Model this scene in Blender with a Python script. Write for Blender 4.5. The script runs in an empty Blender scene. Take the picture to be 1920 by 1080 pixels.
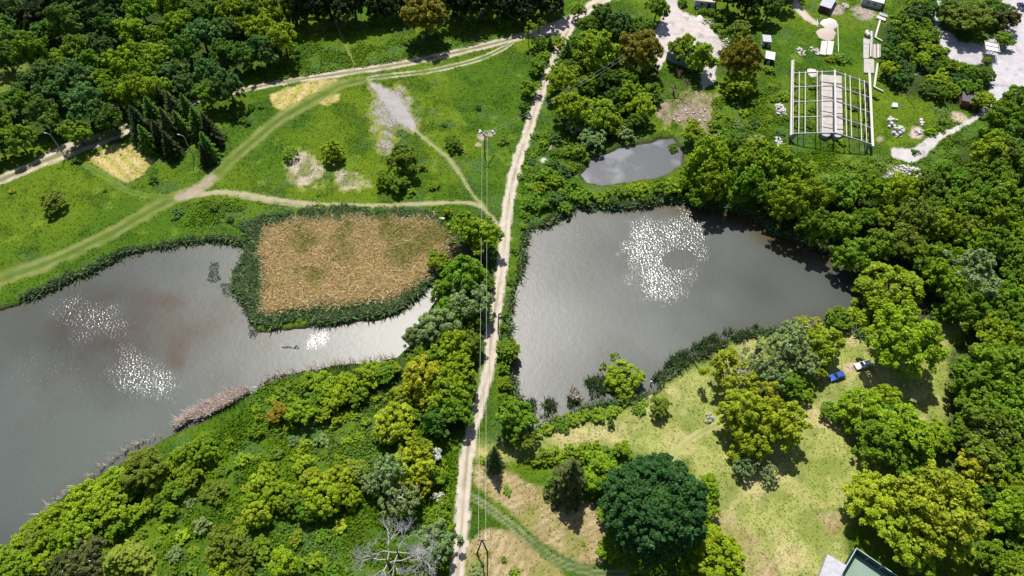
import bpy, math, random
import numpy as np
from mathutils import Matrix, Vector

sc = bpy.context.scene
col = sc.collection
R_ = math.radians

# ------------------------------------------------------------------ camera
F, CX, CY, H = 1330.0, 960.0, 540.0, 150.0          # focal length in photo pixels, flying height
_d = np.array([(914 - CX) / F, -(1460 - CY) / F, -1.0]); _d /= np.linalg.norm(_d)   # straight down, seen by the camera
_Z = -_d
_f = np.array([0, 0, -1.0]); _Y = _f - _f.dot(_Z) * _Z; _Y /= np.linalg.norm(_Y)
RC = np.array([np.cross(_Y, _Z), _Y, _Z])            # camera -> world rotation
cam = bpy.data.objects.new("drone_camera", bpy.data.cameras.new("drone_camera"))
col.objects.link(cam)
M = Matrix([[float(v) for v in r] for r in RC]).to_4x4(); M.translation = Vector((0, 0, H))
cam.matrix_world = M
cam.data.sensor_width = 36.0
cam.data.lens = 36.0 * F / 1920.0
cam.data.clip_start, cam.data.clip_end = 1.0, 6000.0
sc.camera = cam

# ------------------------------------------------------------------ sky, sun, exposure
SUN_EL, SUN_AZ = R_(60), R_(-14)                      # azimuth measured from +Y towards +X
w = bpy.data.worlds.new("World"); sc.world = w; w.use_nodes = True
nt = w.node_tree; bg = nt.nodes["Background"]
sky = nt.nodes.new("ShaderNodeTexSky"); sky.sky_type = 'NISHITA'; sky.sun_disc = False
sky.sun_elevation = SUN_EL; sky.sun_rotation = SUN_AZ; sky.dust_density = 1.5
nt.links.new(sky.outputs[0], bg.inputs[0]); bg.inputs[1].default_value = 0.07
sd = Vector((math.sin(SUN_AZ) * math.cos(SUN_EL), math.cos(SUN_AZ) * math.cos(SUN_EL), math.sin(SUN_EL)))
sl = bpy.data.lights.new("sun", 'SUN'); sl.energy = 4.6; sl.angle = R_(0.5); sl.color = (1.0, 0.95, 0.87)
so = bpy.data.objects.new("sun", sl); col.objects.link(so)
so.rotation_euler = sd.to_track_quat('Z', 'Y').to_euler(); so.location = sd * 400
sc.view_settings.view_transform = 'Standard'; sc.view_settings.look = 'None'
sc.view_settings.exposure = 0.55; sc.view_settings.gamma = 1.0
sc.render.engine = 'CYCLES'
sc.cycles.max_bounces = 5; sc.cycles.diffuse_bounces = 2; sc.cycles.glossy_bounces = 2
sc.cycles.transmission_bounces = 3; sc.cycles.transparent_max_bounces = 4
sc.cycles.sample_clamp_indirect = 4.0

# ------------------------------------------------------------------ pixel <-> ground
def at(px, py, z=0.0):
    v = RC @ np.array([(px - CX) / F, -(py - CY) / F, -1.0])
    t = (z - H) / v[2]
    return Vector((float(v[0] * t), float(v[1] * t), float(z)))
def project(x, y, z):
    p = np.stack([x, y, np.full_like(x, z - H)], -1) @ RC      # world -> camera
    dep = np.maximum(-p[..., 2], 1e-3)
    px = CX + F * p[..., 0] / dep; py = CY - F * p[..., 1] / dep
    bad = -p[..., 2] < 5
    return np.where(bad, 1e5, px), np.where(bad, 1e5, py)
def mpp(px, py):                                      # metres per photo pixel on the ground, across
    return (at(px + 1, py) - at(px, py)).length

# ------------------------------------------------------------------ noise and masks
def vnoise(x, y, seed=0):
    r = np.random.default_rng(seed).random((256, 256))
    xi = np.floor(x).astype(int); yi = np.floor(y).astype(int)
    fx = x - xi; fy = y - yi
    fx = fx * fx * (3 - 2 * fx); fy = fy * fy * (3 - 2 * fy)
    a = r[xi % 256, yi % 256]; b = r[(xi + 1) % 256, yi % 256]
    c = r[xi % 256, (yi + 1) % 256]; d = r[(xi + 1) % 256, (yi + 1) % 256]
    return (a * (1 - fx) + b * fx) * (1 - fy) + (c * (1 - fx) + d * fx) * fy
def fbm(x, y, scale, seed=0, oct=4):
    s = 0; a = 0.5; t = 0
    for k in range(oct):
        s = s + a * vnoise(x / scale * 2 ** k + 17.3 * k, y / scale * 2 ** k + 9.1 * k, seed + k); t += a; a *= 0.5
    return s / t
def poly_sd(PX, PY, poly):
    """distance in pixels to a polygon outline, negative inside"""
    P = np.array(poly, float); out = np.full(PX.shape, 1e4)
    m = (PX > P[:, 0].min() - 45) & (PX < P[:, 0].max() + 45) & (PY > P[:, 1].min() - 45) & (PY < P[:, 1].max() + 45)
    x = PX[m]; y = PY[m]; d2 = np.full(x.shape, 1e12); ins = np.zeros(x.shape, bool)
    for (ax, ay), (bx, by) in zip(P, np.roll(P, -1, 0)):
        ex, ey = bx - ax, by - ay; wx, wy = x - ax, y - ay
        t = np.clip((wx * ex + wy * ey) / (ex * ex + ey * ey + 1e-9), 0, 1)
        d2 = np.minimum(d2, (wx - ex * t) ** 2 + (wy - ey * t) ** 2)
        c = (ay > y) != (by > y)
        ins ^= c & (x < ex * (y - ay) / (ey + 1e-12) + ax)
    out[m] = np.sqrt(d2) * np.where(ins, -1, 1)
    return out
def smooth_line(pts, n=6):
    P = np.array(pts, float)
    Q = np.vstack([2 * P[0] - P[1], P, 2 * P[-1] - P[-2]]); out = []
    for i in range(1, len(Q) - 2):
        p0, p1, p2, p3 = Q[i - 1], Q[i], Q[i + 1], Q[i + 2]
        for k in range(n):
            t = k / n
            out.append(0.5 * (2 * p1 + (p2 - p0) * t + (2 * p0 - 5 * p1 + 4 * p2 - p3) * t * t + (3 * p1 - p0 - 3 * p2 + p3) * t ** 3))
    out.append(P[-1]); return np.array(out)
def line_d(PX, PY, pts):
    """signed side distance (absolute nearest, with sign of the side) to a polyline; a third column gives its half width"""
    P = smooth_line(pts)
    best = np.full(PX.shape, 1e4); hw = np.ones(PX.shape); sgn = np.ones(PX.shape)
    m = (PX > P[:, 0].min() - 45) & (PX < P[:, 0].max() + 45) & (PY > P[:, 1].min() - 45) & (PY < P[:, 1].max() + 45)
    x = PX[m]; y = PY[m]; b = np.full(x.shape, 1e4); h = np.ones(x.shape); s = np.ones(x.shape)
    for A, B in zip(P[:-1], P[1:]):
        ex, ey = B[0] - A[0], B[1] - A[1]; wx, wy = x - A[0], y - A[1]
        t = np.clip((wx * ex + wy * ey) / (ex * ex + ey * ey + 1e-9), 0, 1)
        d = np.hypot(wx - ex * t, wy - ey * t); n = d < b
        b = np.where(n, d, b); h = np.where(n, A[2] + (B[2] - A[2]) * t, h)
        s = np.where(n, np.sign(ex * wy - ey * wx), s)
    best[m] = b; hw[m] = h; sgn[m] = s
    return best, hw, sgn
def sstep(a, b, x):
    t = np.clip((x - a) / (b - a), 0, 1); return t * t * (3 - 2 * t)

# ------------------------------------------------------------------ scene bookkeeping
def tag(o, label=None, cat=None, group=None, kind=None):
    if label: o['label'] = label
    if cat: o['category'] = cat
    if group: o['group'] = group
    if kind: o['kind'] = kind
    return o
def empty(name, loc, rz=0.0):
    o = bpy.data.objects.new(name, None); col.objects.link(o)
    o.empty_display_size = 0.3; o.location = loc; o.rotation_euler = (0, 0, rz); return o
def link_mesh(name, me, mat=None, parent=None):
    o = bpy.data.objects.new(name, me); col.objects.link(o)
    if mat is not None and not me.materials: me.materials.append(mat)
    if parent is not None: o.parent = parent
    return o
def np_mesh(name, V, faces, nper, attrs=None, smooth=False):
    """fast mesh from numpy arrays; faces is (n, nper)"""
    me = bpy.data.meshes.new(name); V = np.asarray(V, np.float32); faces = np.asarray(faces, np.int32)
    me.vertices.add(len(V)); me.vertices.foreach_set("co", V.ravel())
    n = len(faces); me.loops.add(n * nper); me.loops.foreach_set("vertex_index", faces.ravel())
    me.polygons.add(n); me.polygons.foreach_set("loop_start", np.arange(0, n * nper, nper, dtype=np.int32))
    try: me.polygons.foreach_set("loop_total", np.full(n, nper, np.int32))
    except Exception: pass
    if smooth: me.polygons.foreach_set("use_smooth", np.ones(n, bool))
    for k, a in (attrs or {}).items():
        a = np.asarray(a, np.float32)
        if a.ndim == 1:
            me.attributes.new(k, 'FLOAT', 'POINT').data.foreach_set("value", a)
        else:
            if a.shape[1] == 3: a = np.hstack([a, np.ones((len(a), 1), np.float32)])
            me.attributes.new(k, 'FLOAT_COLOR', 'POINT').data.foreach_set("color", a.ravel())
    me.update(calc_edges=True); me.validate()
    return me

class MB:
    """collects simple shapes and links them as one mesh object"""
    def __init__(s): s.v = []; s.f = []
    def add(s, vs, fs):
        b = len(s.v); s.v += [tuple(v) for v in vs]; s.f += [tuple(i + b for i in f) for f in fs]; return s
    def hexa(s, bot, top):
        return s.add(list(bot) + list(top), [(3, 2, 1, 0), (4, 5, 6, 7), (0, 1, 5, 4), (1, 2, 6, 5), (2, 3, 7, 6), (3, 0, 4, 7)])
    def box(s, c, size, rz=0.0, taper=1.0):
        x, y, z = size[0] / 2, size[1] / 2, size[2] / 2; cs, sn = math.cos(rz), math.sin(rz)
        q = [(-x, -y), (x, -y), (x, y), (-x, y)]
        f = lambda k, dz: [(c[0] + cs * a * k - sn * b * k, c[1] + sn * a * k + cs * b * k, c[2] + dz) for a, b in q]
        return s.hexa(f(1, -z), f(taper, z))
    def prism(s, poly, z0, z1):
        n = len(poly); vs = [(p[0], p[1], z0) for p in poly] + [(p[0], p[1], z1) for p in poly]
        return s.add(vs, [tuple(range(n - 1, -1, -1)), tuple(range(n, 2 * n))] + [(i, (i + 1) % n, n + (i + 1) % n, n + i) for i in range(n)])
    def bar(s, p0, p1, wd, ht):
        """a rectangular beam between two points"""
        p0 = Vector(p0); p1 = Vector(p1); d = (p1 - p0).normalized()
        u = d.cross(Vector((0, 0, 1)));  u = Vector((1, 0, 0)) if u.length < 1e-4 else u.normalized()
        n = u.cross(d).normalized(); u = u * wd / 2; n = n * ht / 2
        return s.hexa([p0 - u - n, p0 + u - n, p1 + u - n, p1 - u - n], [p0 - u + n, p0 + u + n, p1 + u + n, p1 - u + n])
    def tube(s, pts, rad, n=7):
        pts = [Vector(p) for p in pts]; b = len(s.v)
        for i, p in enumerate(pts):
            d = (pts[min(i + 1, len(pts) - 1)] - pts[max(i - 1, 0)]).normalized()
            u = d.cross(Vector((0.31, 0.17, 0.93))).normalized() if abs(d.z) < 0.9 else d.cross(Vector((1, 0, 0))).normalized()
            v = d.cross(u)
            r = rad[i] if isinstance(rad, (list, tuple)) else rad
            for k in range(n):
                a = 2 * math.pi * k / n; q = p + u * math.cos(a) * r + v * math.sin(a) * r; s.v.append(tuple(q))
        for i in range(len(pts) - 1):
            for k in range(n):
                s.f.append((b + i * n + k, b + i * n + (k + 1) % n, b + (i + 1) * n + (k + 1) % n, b + (i + 1) * n + k))
        s.f.append(tuple(b + k for k in range(n - 1, -1, -1))); s.f.append(tuple(b + (len(pts) - 1) * n + k for k in range(n)))
        return s
    def build(s, name, mat, parent=None, loc=None, smooth=False, bevel=0.0):
        me = bpy.data.meshes.new(name); me.from_pydata(s.v, [], s.f)
        if smooth: me.polygons.foreach_set("use_smooth", [True] * len(me.polygons))
        me.update()
        o = link_mesh(name, me, mat, parent)
        if loc is not None: o.location = loc
        if bevel:
            m = o.modifiers.new("edge", 'BEVEL'); m.width = bevel; m.segments = 2
        return o

# ------------------------------------------------------------------ materials
def new_mat(name):
    m = bpy.data.materials.new(name); m.use_nodes = True; nt = m.node_tree; nt.nodes.clear()
    out = nt.nodes.new("ShaderNodeOutputMaterial"); return m, nt, out
def N(nt, t, **kw):
    n = nt.nodes.new(t)
    for k, v in kw.items(): setattr(n, k, v)
    return n
def noise(nt, scale, detail=4, rough=0.6, vec=None):
    n = N(nt, "ShaderNodeTexNoise"); n.inputs["Scale"].default_value = scale; n.inputs["Detail"].default_value = detail
    n.inputs["Roughness"].default_value = rough
    if vec is None:
        g = N(nt, "ShaderNodeNewGeometry"); vec = g.outputs["Position"]
    nt.links.new(vec, n.inputs["Vector"]); return n
def maprange(nt, src, a, b, c, d):
    m = N(nt, "ShaderNodeMapRange"); m.inputs[1].default_value = a; m.inputs[2].default_value = b
    m.inputs[3].default_value = c; m.inputs[4].default_value = d; nt.links.new(src, m.inputs[0]); return m.outputs[0]
def mulcol(nt, colr, fac):
    v = N(nt, "ShaderNodeVectorMath", operation='SCALE'); nt.links.new(colr, v.inputs[0]); nt.links.new(fac, v.inputs["Scale"]); return v.outputs[0]
def plain(name, c, rough=0.7, var=0.25, scale=3.0, metal=0.0, bump=0.0, stain=None, spec=0.4):
    """paint / concrete / metal with uneven wear"""
    m, nt, out = new_mat(name)
    b = N(nt, "ShaderNodeBsdfPrincipled"); nt.links.new(b.outputs[0], out.inputs[0])
    tc = N(nt, "ShaderNodeTexCoord")
    n1 = noise(nt, scale, 5, 0.65, tc.outputs["Object"])
    mx = N(nt, "ShaderNodeMix", data_type='RGBA'); mx.inputs[6].default_value = (*c, 1)
    mx.inputs[7].default_value = (*(stain or [v * 0.55 for v in c]), 1)
    nt.links.new(maprange(nt, n1.outputs[0], 0.42, 0.75, 0, var * 2.2), mx.inputs[0])
    nt.links.new(mx.outputs[2], b.inputs["Base Color"])
    b.inputs["Roughness"].default_value = rough; b.inputs["Metallic"].default_value = metal
    b.inputs["Specular IOR Level"].default_value = spec
    if bump:
        bp = N(nt, "ShaderNodeBump"); bp.inputs["Strength"].default_value = bump; bp.inputs["Distance"].default_value = 0.05
        nt.links.new(noise(nt, scale * 6, 3, 0.6, tc.outputs["Object"]).outputs[0], bp.inputs["Height"]); nt.links.new(bp.outputs[0], b.inputs["Normal"])
    return m

def ground_material():
    m, nt, out = new_mat("ground_cover")
    b = N(nt, "ShaderNodeBsdfPrincipled"); nt.links.new(b.outputs[0], out.inputs[0])
    a = N(nt, "ShaderNodeAttribute", attribute_name="cover"); r = N(nt, "ShaderNodeAttribute", attribute_name="tuft")
    n1 = noise(nt, 3.2, 5, 0.75); n2 = noise(nt, 0.45, 4, 0.6); n3 = noise(nt, 1.1, 4, 0.7)
    amp = N(nt, "ShaderNodeMath", operation='MULTIPLY'); nt.links.new(r.outputs["Fac"], amp.inputs[0])
    nt.links.new(maprange(nt, n1.outputs[0], 0.25, 0.75, -0.62, 0.62), amp.inputs[1])
    f = N(nt, "ShaderNodeMath", operation='ADD'); nt.links.new(amp.outputs[0], f.inputs[0])
    nt.links.new(maprange(nt, n2.outputs[0], 0.3, 0.7, 0.86, 1.14), f.inputs[1])
    hs = N(nt, "ShaderNodeHueSaturation"); nt.links.new(a.outputs["Color"], hs.inputs["Color"])
    nt.links.new(maprange(nt, n3.outputs[0], 0.25, 0.75, 0.48, 0.515), hs.inputs["Hue"])
    nt.links.new(mulcol(nt, hs.outputs[0], f.outputs[0]), b.inputs["Base Color"])
    b.inputs["Roughness"].default_value = 0.95; b.inputs["Specular IOR Level"].default_value = 0.15
    bp = N(nt, "ShaderNodeBump"); bp.inputs["Distance"].default_value = 0.5
    nt.links.new(maprange(nt, r.outputs["Fac"], 0, 1, 0.08, 0.5), bp.inputs["Strength"])
    nt.links.new(n1.outputs[0], bp.inputs["Height"]); nt.links.new(bp.outputs[0], b.inputs["Normal"])
    return m

def leaf_material():
    m, nt, out = new_mat("leaves")
    oi = N(nt, "ShaderNodeObjectInfo"); a = N(nt, "ShaderNodeAttribute", attribute_name="leaf")
    hs = N(nt, "ShaderNodeHueSaturation"); nt.links.new(oi.outputs["Color"], hs.inputs["Color"])
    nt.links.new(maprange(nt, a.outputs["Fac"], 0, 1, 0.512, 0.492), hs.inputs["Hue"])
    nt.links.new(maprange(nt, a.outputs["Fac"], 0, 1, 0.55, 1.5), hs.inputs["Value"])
    d = N(nt, "ShaderNodeBsdfPrincipled"); nt.links.new(hs.outputs[0], d.inputs["Base Color"])
    d.inputs["Roughness"].default_value = 0.6; d.inputs["Specular IOR Level"].default_value = 0.22
    t = N(nt, "ShaderNodeBsdfTranslucent"); nt.links.new(hs.outputs[0], t.inputs[0])
    mx = N(nt, "ShaderNodeMixShader"); mx.inputs[0].default_value = 0.36
    nt.links.new(d.outputs[0], mx.inputs[1]); nt.links.new(t.outputs[0], mx.inputs[2]); nt.links.new(mx.outputs[0], out.inputs[0])
    return m
def blade_material():
    m, nt, out = new_mat("blades")
    a = N(nt, "ShaderNodeAttribute", attribute_name="blade")
    d = N(nt, "ShaderNodeBsdfDiffuse"); t = N(nt, "ShaderNodeBsdfTranslucent")
    nt.links.new(a.outputs["Color"], d.inputs[0]); nt.links.new(a.outputs["Color"], t.inputs[0])
    mx = N(nt, "ShaderNodeMixShader"); mx.inputs[0].default_value = 0.3
    nt.links.new(d.outputs[0], mx.inputs[1]); nt.links.new(t.outputs[0], mx.inputs[2]); nt.links.new(mx.outputs[0], out.inputs[0])
    return m
def water_material():
    m, nt, out = new_mat("murky_water")
    b = N(nt, "ShaderNodeBsdfPrincipled"); nt.links.new(b.outputs[0], out.inputs[0])
    a = N(nt, "ShaderNodeAttribute", attribute_name="silt_and_painted_light"); r = N(nt, "ShaderNodeAttribute", attribute_name="ruffle")  # water colour: silt plus painted cloud reflections, tree shade and glare falloff
    nt.links.new(a.outputs["Color"], b.inputs["Base Color"]); b.inputs["IOR"].default_value = 1.33
    b.inputs["Roughness"].default_value = 0.37
    b.inputs["Coat Roughness"].default_value = 0.20; b.inputs["Coat IOR"].default_value = 1.6
    nt.links.new(r.outputs["Fac"], b.inputs["Coat Weight"])
    n1 = noise(nt, 1.75, 1.0, 0.5); n2 = noise(nt, 0.22, 2, 0.5); n3 = noise(nt, 0.7, 3, 0.6)
    bp = N(nt, "ShaderNodeBump"); bp.inputs["Distance"].default_value = 0.265; bp.inputs["Strength"].default_value = 0.9
    s = N(nt, "ShaderNodeMath", operation='ADD'); nt.links.new(n1.outputs[0], s.inputs[0]); nt.links.new(n2.outputs[0], s.inputs[1])
    nt.links.new(s.outputs[0], bp.inputs["Height"]); nt.links.new(bp.outputs[0], b.inputs["Coat Normal"])
    b2 = N(nt, "ShaderNodeBump"); b2.inputs["Distance"].default_value = 0.25; b2.inputs["Strength"].default_value = 0.10
    nt.links.new(n3.outputs[0], b2.inputs["Height"]); nt.links.new(b2.outputs[0], b.inputs["Normal"])
    return m

GROUND, LEAF, BLADE, WATER = ground_material(), leaf_material(), blade_material(), water_material()
BARK = plain("bark", (0.10, 0.075, 0.05), 0.9, 0.4, 4.0)
PALE_BARK = plain("pale_dead_wood", (0.40, 0.385, 0.40), 0.8, 0.3, 4.0)
TWIG = plain("brown_twigs", (0.20, 0.13, 0.10), 0.9, 0.3, 4.0)
CONC = plain("weathered_concrete", (0.40, 0.375, 0.36), 0.85, 0.28, 0.8, bump=0.3)
CONC_W = plain("white_concrete", (0.52, 0.495, 0.47), 0.85, 0.2, 1.2, bump=0.2)
STEEL = plain("galvanised_steel", (0.33, 0.35, 0.37), 0.5, 0.25, 1.0)
CREAM = plain("cream_painted_beam", (0.50, 0.48, 0.43), 0.7, 0.35, 1.0, stain=(0.36, 0.28, 0.20))
DARKWOOD = plain("tarred_wood", (0.05, 0.04, 0.035), 0.85, 0.3, 3.0)
ROOF_GREY = plain("grey_sheet_roof", (0.40, 0.41, 0.45), 0.55, 0.3, 1.2)
ROOF_BLUE = plain("pale_blue_grey_roof", (0.50, 0.54, 0.60), 0.5, 0.2, 0.7)
ROOF_PINK = plain("pinkish_slate_roof", (0.55, 0.45, 0.42), 0.8, 0.3, 1.5)
ROOF_WHITE = plain("white_sheet_roof", (0.55, 0.56, 0.59), 0.6, 0.15, 0.9)
ROOF_DARK = plain("dark_felt_roof", (0.10, 0.09, 0.12), 0.8, 0.3, 1.5)
WALL_GREY = plain("pale_render", (0.42, 0.46, 0.47), 0.85, 0.25, 1.2)
WALL_RED = plain("dark_red_boards", (0.09, 0.030, 0.025), 0.8, 0.4, 2.0)
WALL_BRICK = plain("red_brick", (0.26, 0.085, 0.06), 0.9, 0.45, 3.5)
WALL_TEAL = plain("faded_teal_render", (0.20, 0.33, 0.33), 0.8, 0.3, 1.0)
DARK = plain("dark_opening", (0.02, 0.02, 0.025), 0.6, 0.1, 2.0)
SAND_W = plain("white_sand", (0.58, 0.55, 0.51), 0.95, 0.1, 1.0, bump=0.3)
SAND_B = plain("beige_gravel", (0.42, 0.35, 0.31), 0.95, 0.15, 2.5, bump=0.5)
RUBBLE = plain("white_rubble", (0.48, 0.46, 0.44), 0.9, 0.35, 2.0)
RUBBER = plain("tyre_rubber", (0.02, 0.02, 0.02), 0.8, 0.1, 5.0)
GLASS = plain("car_glass", (0.015, 0.02, 0.03), 0.06, 0.05, 1.0, spec=0.8)
LAMPW = plain("lamp_glass", (0.75, 0.75, 0.72), 0.15, 0.05, 5.0)
WIREM = plain("bare_wire", (0.45, 0.47, 0.45), 0.5, 0.1, 0.3)
COURT = plain("green_court_paint", (0.155, 0.235, 0.18), 0.7, 0.3, 0.12, stain=(0.22, 0.29, 0.24))
NET = plain("dark_green_fence_mesh", (0.012, 0.045, 0.05), 0.6, 0.2, 1.0)
RAIL = plain("pale_green_rail", (0.40, 0.55, 0.50), 0.6, 0.2, 1.0)
LINEP = plain("white_line_paint", (0.75, 0.78, 0.74), 0.7, 0.15, 1.0)

# ------------------------------------------------------------------ layout of the ground (photo pixels)
WEST = [(-420, 640), (-200, 610), (0, 580), (40, 566), (80, 547), (120, 528), (160, 514), (200, 492), (232, 478), (270, 470), (310, 461), (350, 456),
        (400, 451), (440, 456), (463, 466), (456, 488), (440, 508), (437, 540), (452, 565), (468, 600), (480, 622), (530, 617), (580, 611), (640, 603),
        (700, 600), (740, 588), (765, 570), (790, 548), (815, 528), (830, 540), (800, 590), (770, 640), (745, 668), (690, 680), (640, 682), (600, 690),
        (540, 702), (500, 718), (470, 737), (430, 757), (380, 787), (330, 812), (270, 842), (220, 872), (170, 897), (120, 927), (80, 970), (40, 1012),
        (0, 1042), (-120, 1130), (-420, 1250)]
EAST = [(988, 430), (1010, 424), (1040, 414), (1060, 400), (1085, 386), (1120, 386), (1160, 390), (1200, 388), (1240, 378), (1290, 380), (1340, 388),
        (1385, 395), (1420, 412), (1445, 432), (1500, 455), (1550, 470), (1600, 480), (1640, 500), (1690, 545), (1730, 555), (1765, 562), (1760, 590),
        (1725, 600), (1690, 590), (1650, 610), (1615, 632), (1596, 612), (1560, 606), (1490, 612), (1440, 620), (1400, 625), (1350, 645), (1310, 668),
        (1270, 692), (1240, 712), (1228, 735), (1205, 742), (1160, 752), (1120, 758), (1085, 766), (1062, 780), (1030, 792), (1000, 806), (985, 800),
        (982, 770), (968, 735), (958, 690), (955, 640), (958, 595), (968, 548), (978, 510), (984, 480), (986, 450)]
SMALL = [(1088, 325), (1110, 297), (1160, 277), (1210, 266), (1262, 258), (1282, 280), (1276, 308), (1250, 328), (1190, 337), (1130, 345), (1100, 342)]
REEDS = [(496, 436), (525, 426), (560, 418), (640, 412), (720, 408), (790, 412), (845, 430), (838, 470), (815, 500), (800, 522), (768, 538), (728, 561),
         (660, 570), (580, 577), (520, 588), (498, 580), (496, 556), (508, 535), (502, 508), (496, 480), (494, 455)]
SEDGE = [(455, 425), (520, 398), (640, 392), (800, 395), (850, 420), (845, 480), (812, 530), (772, 560), (738, 585), (665, 598), (580, 606), (500, 618),
         (470, 598), (452, 562), (437, 535), (440, 508), (458, 488), (470, 462)]
MAIN_ROAD = [(1180, -30, 10), (1130, 0, 10), (1100, 18, 10), (1072, 45, 9), (1050, 90, 9), (1031, 130, 8.5), (1010, 185, 8.5), (990, 245, 9.5), (970, 305, 10),
             (956, 365, 10), (949, 420, 10.5), (944, 470, 10.5), (940, 510, 11), (932, 560, 11), (925, 600, 11.5), (921, 640, 11.5), (919, 680, 11), (910, 720, 11),
             (896, 770, 11), (882, 820, 11.5), (873, 880, 12), (868, 940, 13), (864, 1000, 13.5), (858, 1060, 14), (852, 1120, 14)]
FIELD_TRACK = [(1085, 35, 9), (1045, 48, 9), (1000, 62, 8), (968, 71, 6.5), (900, 88, 6.5), (820, 107, 6.5), (740, 123, 6.5), (640, 138, 6), (540, 153, 5.5),
               (450, 170, 5), (380, 187, 4.5), (300, 214, 5), (240, 238, 9), (180, 264, 12), (120, 286, 13), (60, 312, 10), (0, 338, 9), (-60, 362, 9)]
SECOND_TRACK = [(985, 66, 5), (940, 92, 5), (900, 110, 5), (850, 124, 5), (800, 134, 5), (740, 141, 5), (692, 147, 5)]
GRASS_TRACK = [(692, 147, 6), (640, 160, 9), (600, 180, 11), (560, 202, 12), (520, 227, 12), (480, 260, 12), (440, 295, 11), (400, 330, 11), (370, 354, 11),
               (335, 368, 13), (290, 390, 14), (230, 426, 14), (150, 466, 14), (80, 497, 14), (0, 525, 14), (-80, 560, 14)]
PATH_E = [(350, 366, 7), (385, 363, 4), (430, 361, 4.5), (500, 372, 4.5), (560, 380, 4), (640, 384, 3.5), (720, 385, 3), (800, 382, 3), (850, 380, 3), (890, 383, 3), (915, 400, 3),
          (930, 418, 3), (941, 440, 3)]
PATH_E2 = [(430, 366, 2), (500, 379, 2), (560, 387, 2), (640, 391, 2), (700, 391, 2)]
PATH_W = [(160, 310, 5), (200, 332, 6), (240, 358, 6), (300, 369, 5), (345, 367, 6)]
PATH_C = [(690, 148, 2), (703, 165, 3), (725, 180, 8), (760, 225, 7), (778, 243, 4), (808, 270, 3.5), (840, 296, 3.5), (866, 332, 3), (884, 362, 3), (905, 386, 3), (916, 400, 3)]
PATH_N = [(628, 38, 2.5), (648, 85, 2), (665, 122, 2)]
PATH_S = [(880, 930, 8), (910, 948, 8), (950, 978, 8), (1000, 1020, 8), (1050, 1054, 8), (1100, 1070, 8), (1170, 1078, 8)]
PATH_SE = [(1262, 858, 8), (1290, 828, 8), (1330, 803, 8), (1370, 785, 7)]
PATH_YARD = [(1485, -10, 6), (1492, 8, 6), (1510, 30, 5), (1530, 44, 4)]
YARD = [(1250, -30), (1285, -30), (1268, 5), (1280, 22), (1312, 36), (1330, 47), (1346, 66), (1357, 85), (1350, 100), (1343, 125), (1340, 152), (1318, 170), (1312, 150),
        (1330, 100), (1300, 88), (1262, 108), (1244, 118), (1233, 132), (1228, 100), (1222, 62), (1240, 40)]
LOT = [(1748, -30), (1765, 0), (1760, 15), (1748, 17), (1740, 5), (1755, 50), (1790, 66), (1800, 78), (1840, 84), (1874, 60), (1880, 0), (1870, -40), (2000, -40), (2000, 190),
       (1900, 175), (1866, 198), (1852, 192), (1862, 120), (1820, 120), (1780, 112), (1764, 90)]
CONC_PATH = [(1868, 192), (1853, 212), (1800, 244), (1762, 266), (1728, 298), (1708, 307), (1672, 294), (1671, 278), (1706, 282), (1740, 258), (1798, 233), (1838, 213), (1850, 188)]
CLAY = [(697, 162), (716, 176), (746, 166), (768, 162), (766, 195), (774, 220), (782, 240), (752, 238), (738, 250), (728, 285), (716, 284), (708, 250), (692, 212), (706, 192)]
CLAY2 = [(528, 306), (560, 288), (582, 300), (604, 318), (612, 342), (580, 336), (560, 352), (544, 338)]
CLAY3 = [(632, 318), (652, 330), (690, 342), (668, 352), (640, 348)]
SOIL = [(1240, 190), (1290, 175), (1332, 185), (1335, 225), (1345, 250), (1300, 240), (1262, 236), (1240, 216)]
STRAWS = [[(506, 178), (545, 163), (595, 150), (632, 151), (615, 164), (575, 184), (548, 203), (534, 208), (512, 198)],
          [(600, 192), (622, 177), (640, 175), (634, 186), (612, 199)],
          [(162, 298), (196, 278), (222, 268), (242, 272), (262, 280), (286, 300), (268, 326), (240, 342), (212, 328), (186, 312)]]
MOWN = [[(888, 870), (930, 880), (968, 892), (1010, 916), (1060, 935), (1108, 946), (1140, 965), (1145, 1010), (1130, 1062), (1070, 1052), (1020, 1020), (975, 978), (935, 945), (905, 925), (888, 905)],
        [(886, 1010), (900, 992), (930, 985), (960, 996), (1000, 1030), (1052, 1066), (1080, 1110), (868, 1110), (872, 1040)],
        [(1345, 960), (1372, 962), (1400, 990), (1440, 1030), (1460, 1070), (1450, 1100), (1340, 1100), (1360, 1010)],
        [(1528, 965), (1560, 955), (1582, 965), (1586, 990), (1560, 1010), (1536, 1000), (1540, 985)],
        [(1550, 1010), (1585, 1000), (1590, 1020), (1565, 1050), (1530, 1040)]]
PALE = [(1000, 812), (1060, 792), (1150, 775), (1225, 740), (1300, 690), (1380, 640), (1430, 620), (1520, 615), (1600, 620), (1760, 590), (1815, 615), (1835, 680), (1810, 760), (1740, 820),
        (1700, 900), (1620, 930), (1590, 1000), (1610, 1110), (1330, 1110), (1320, 950), (1290, 860), (1200, 855), (1100, 835), (1010, 850), (900, 860), (895, 830), (960, 850)]
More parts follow.
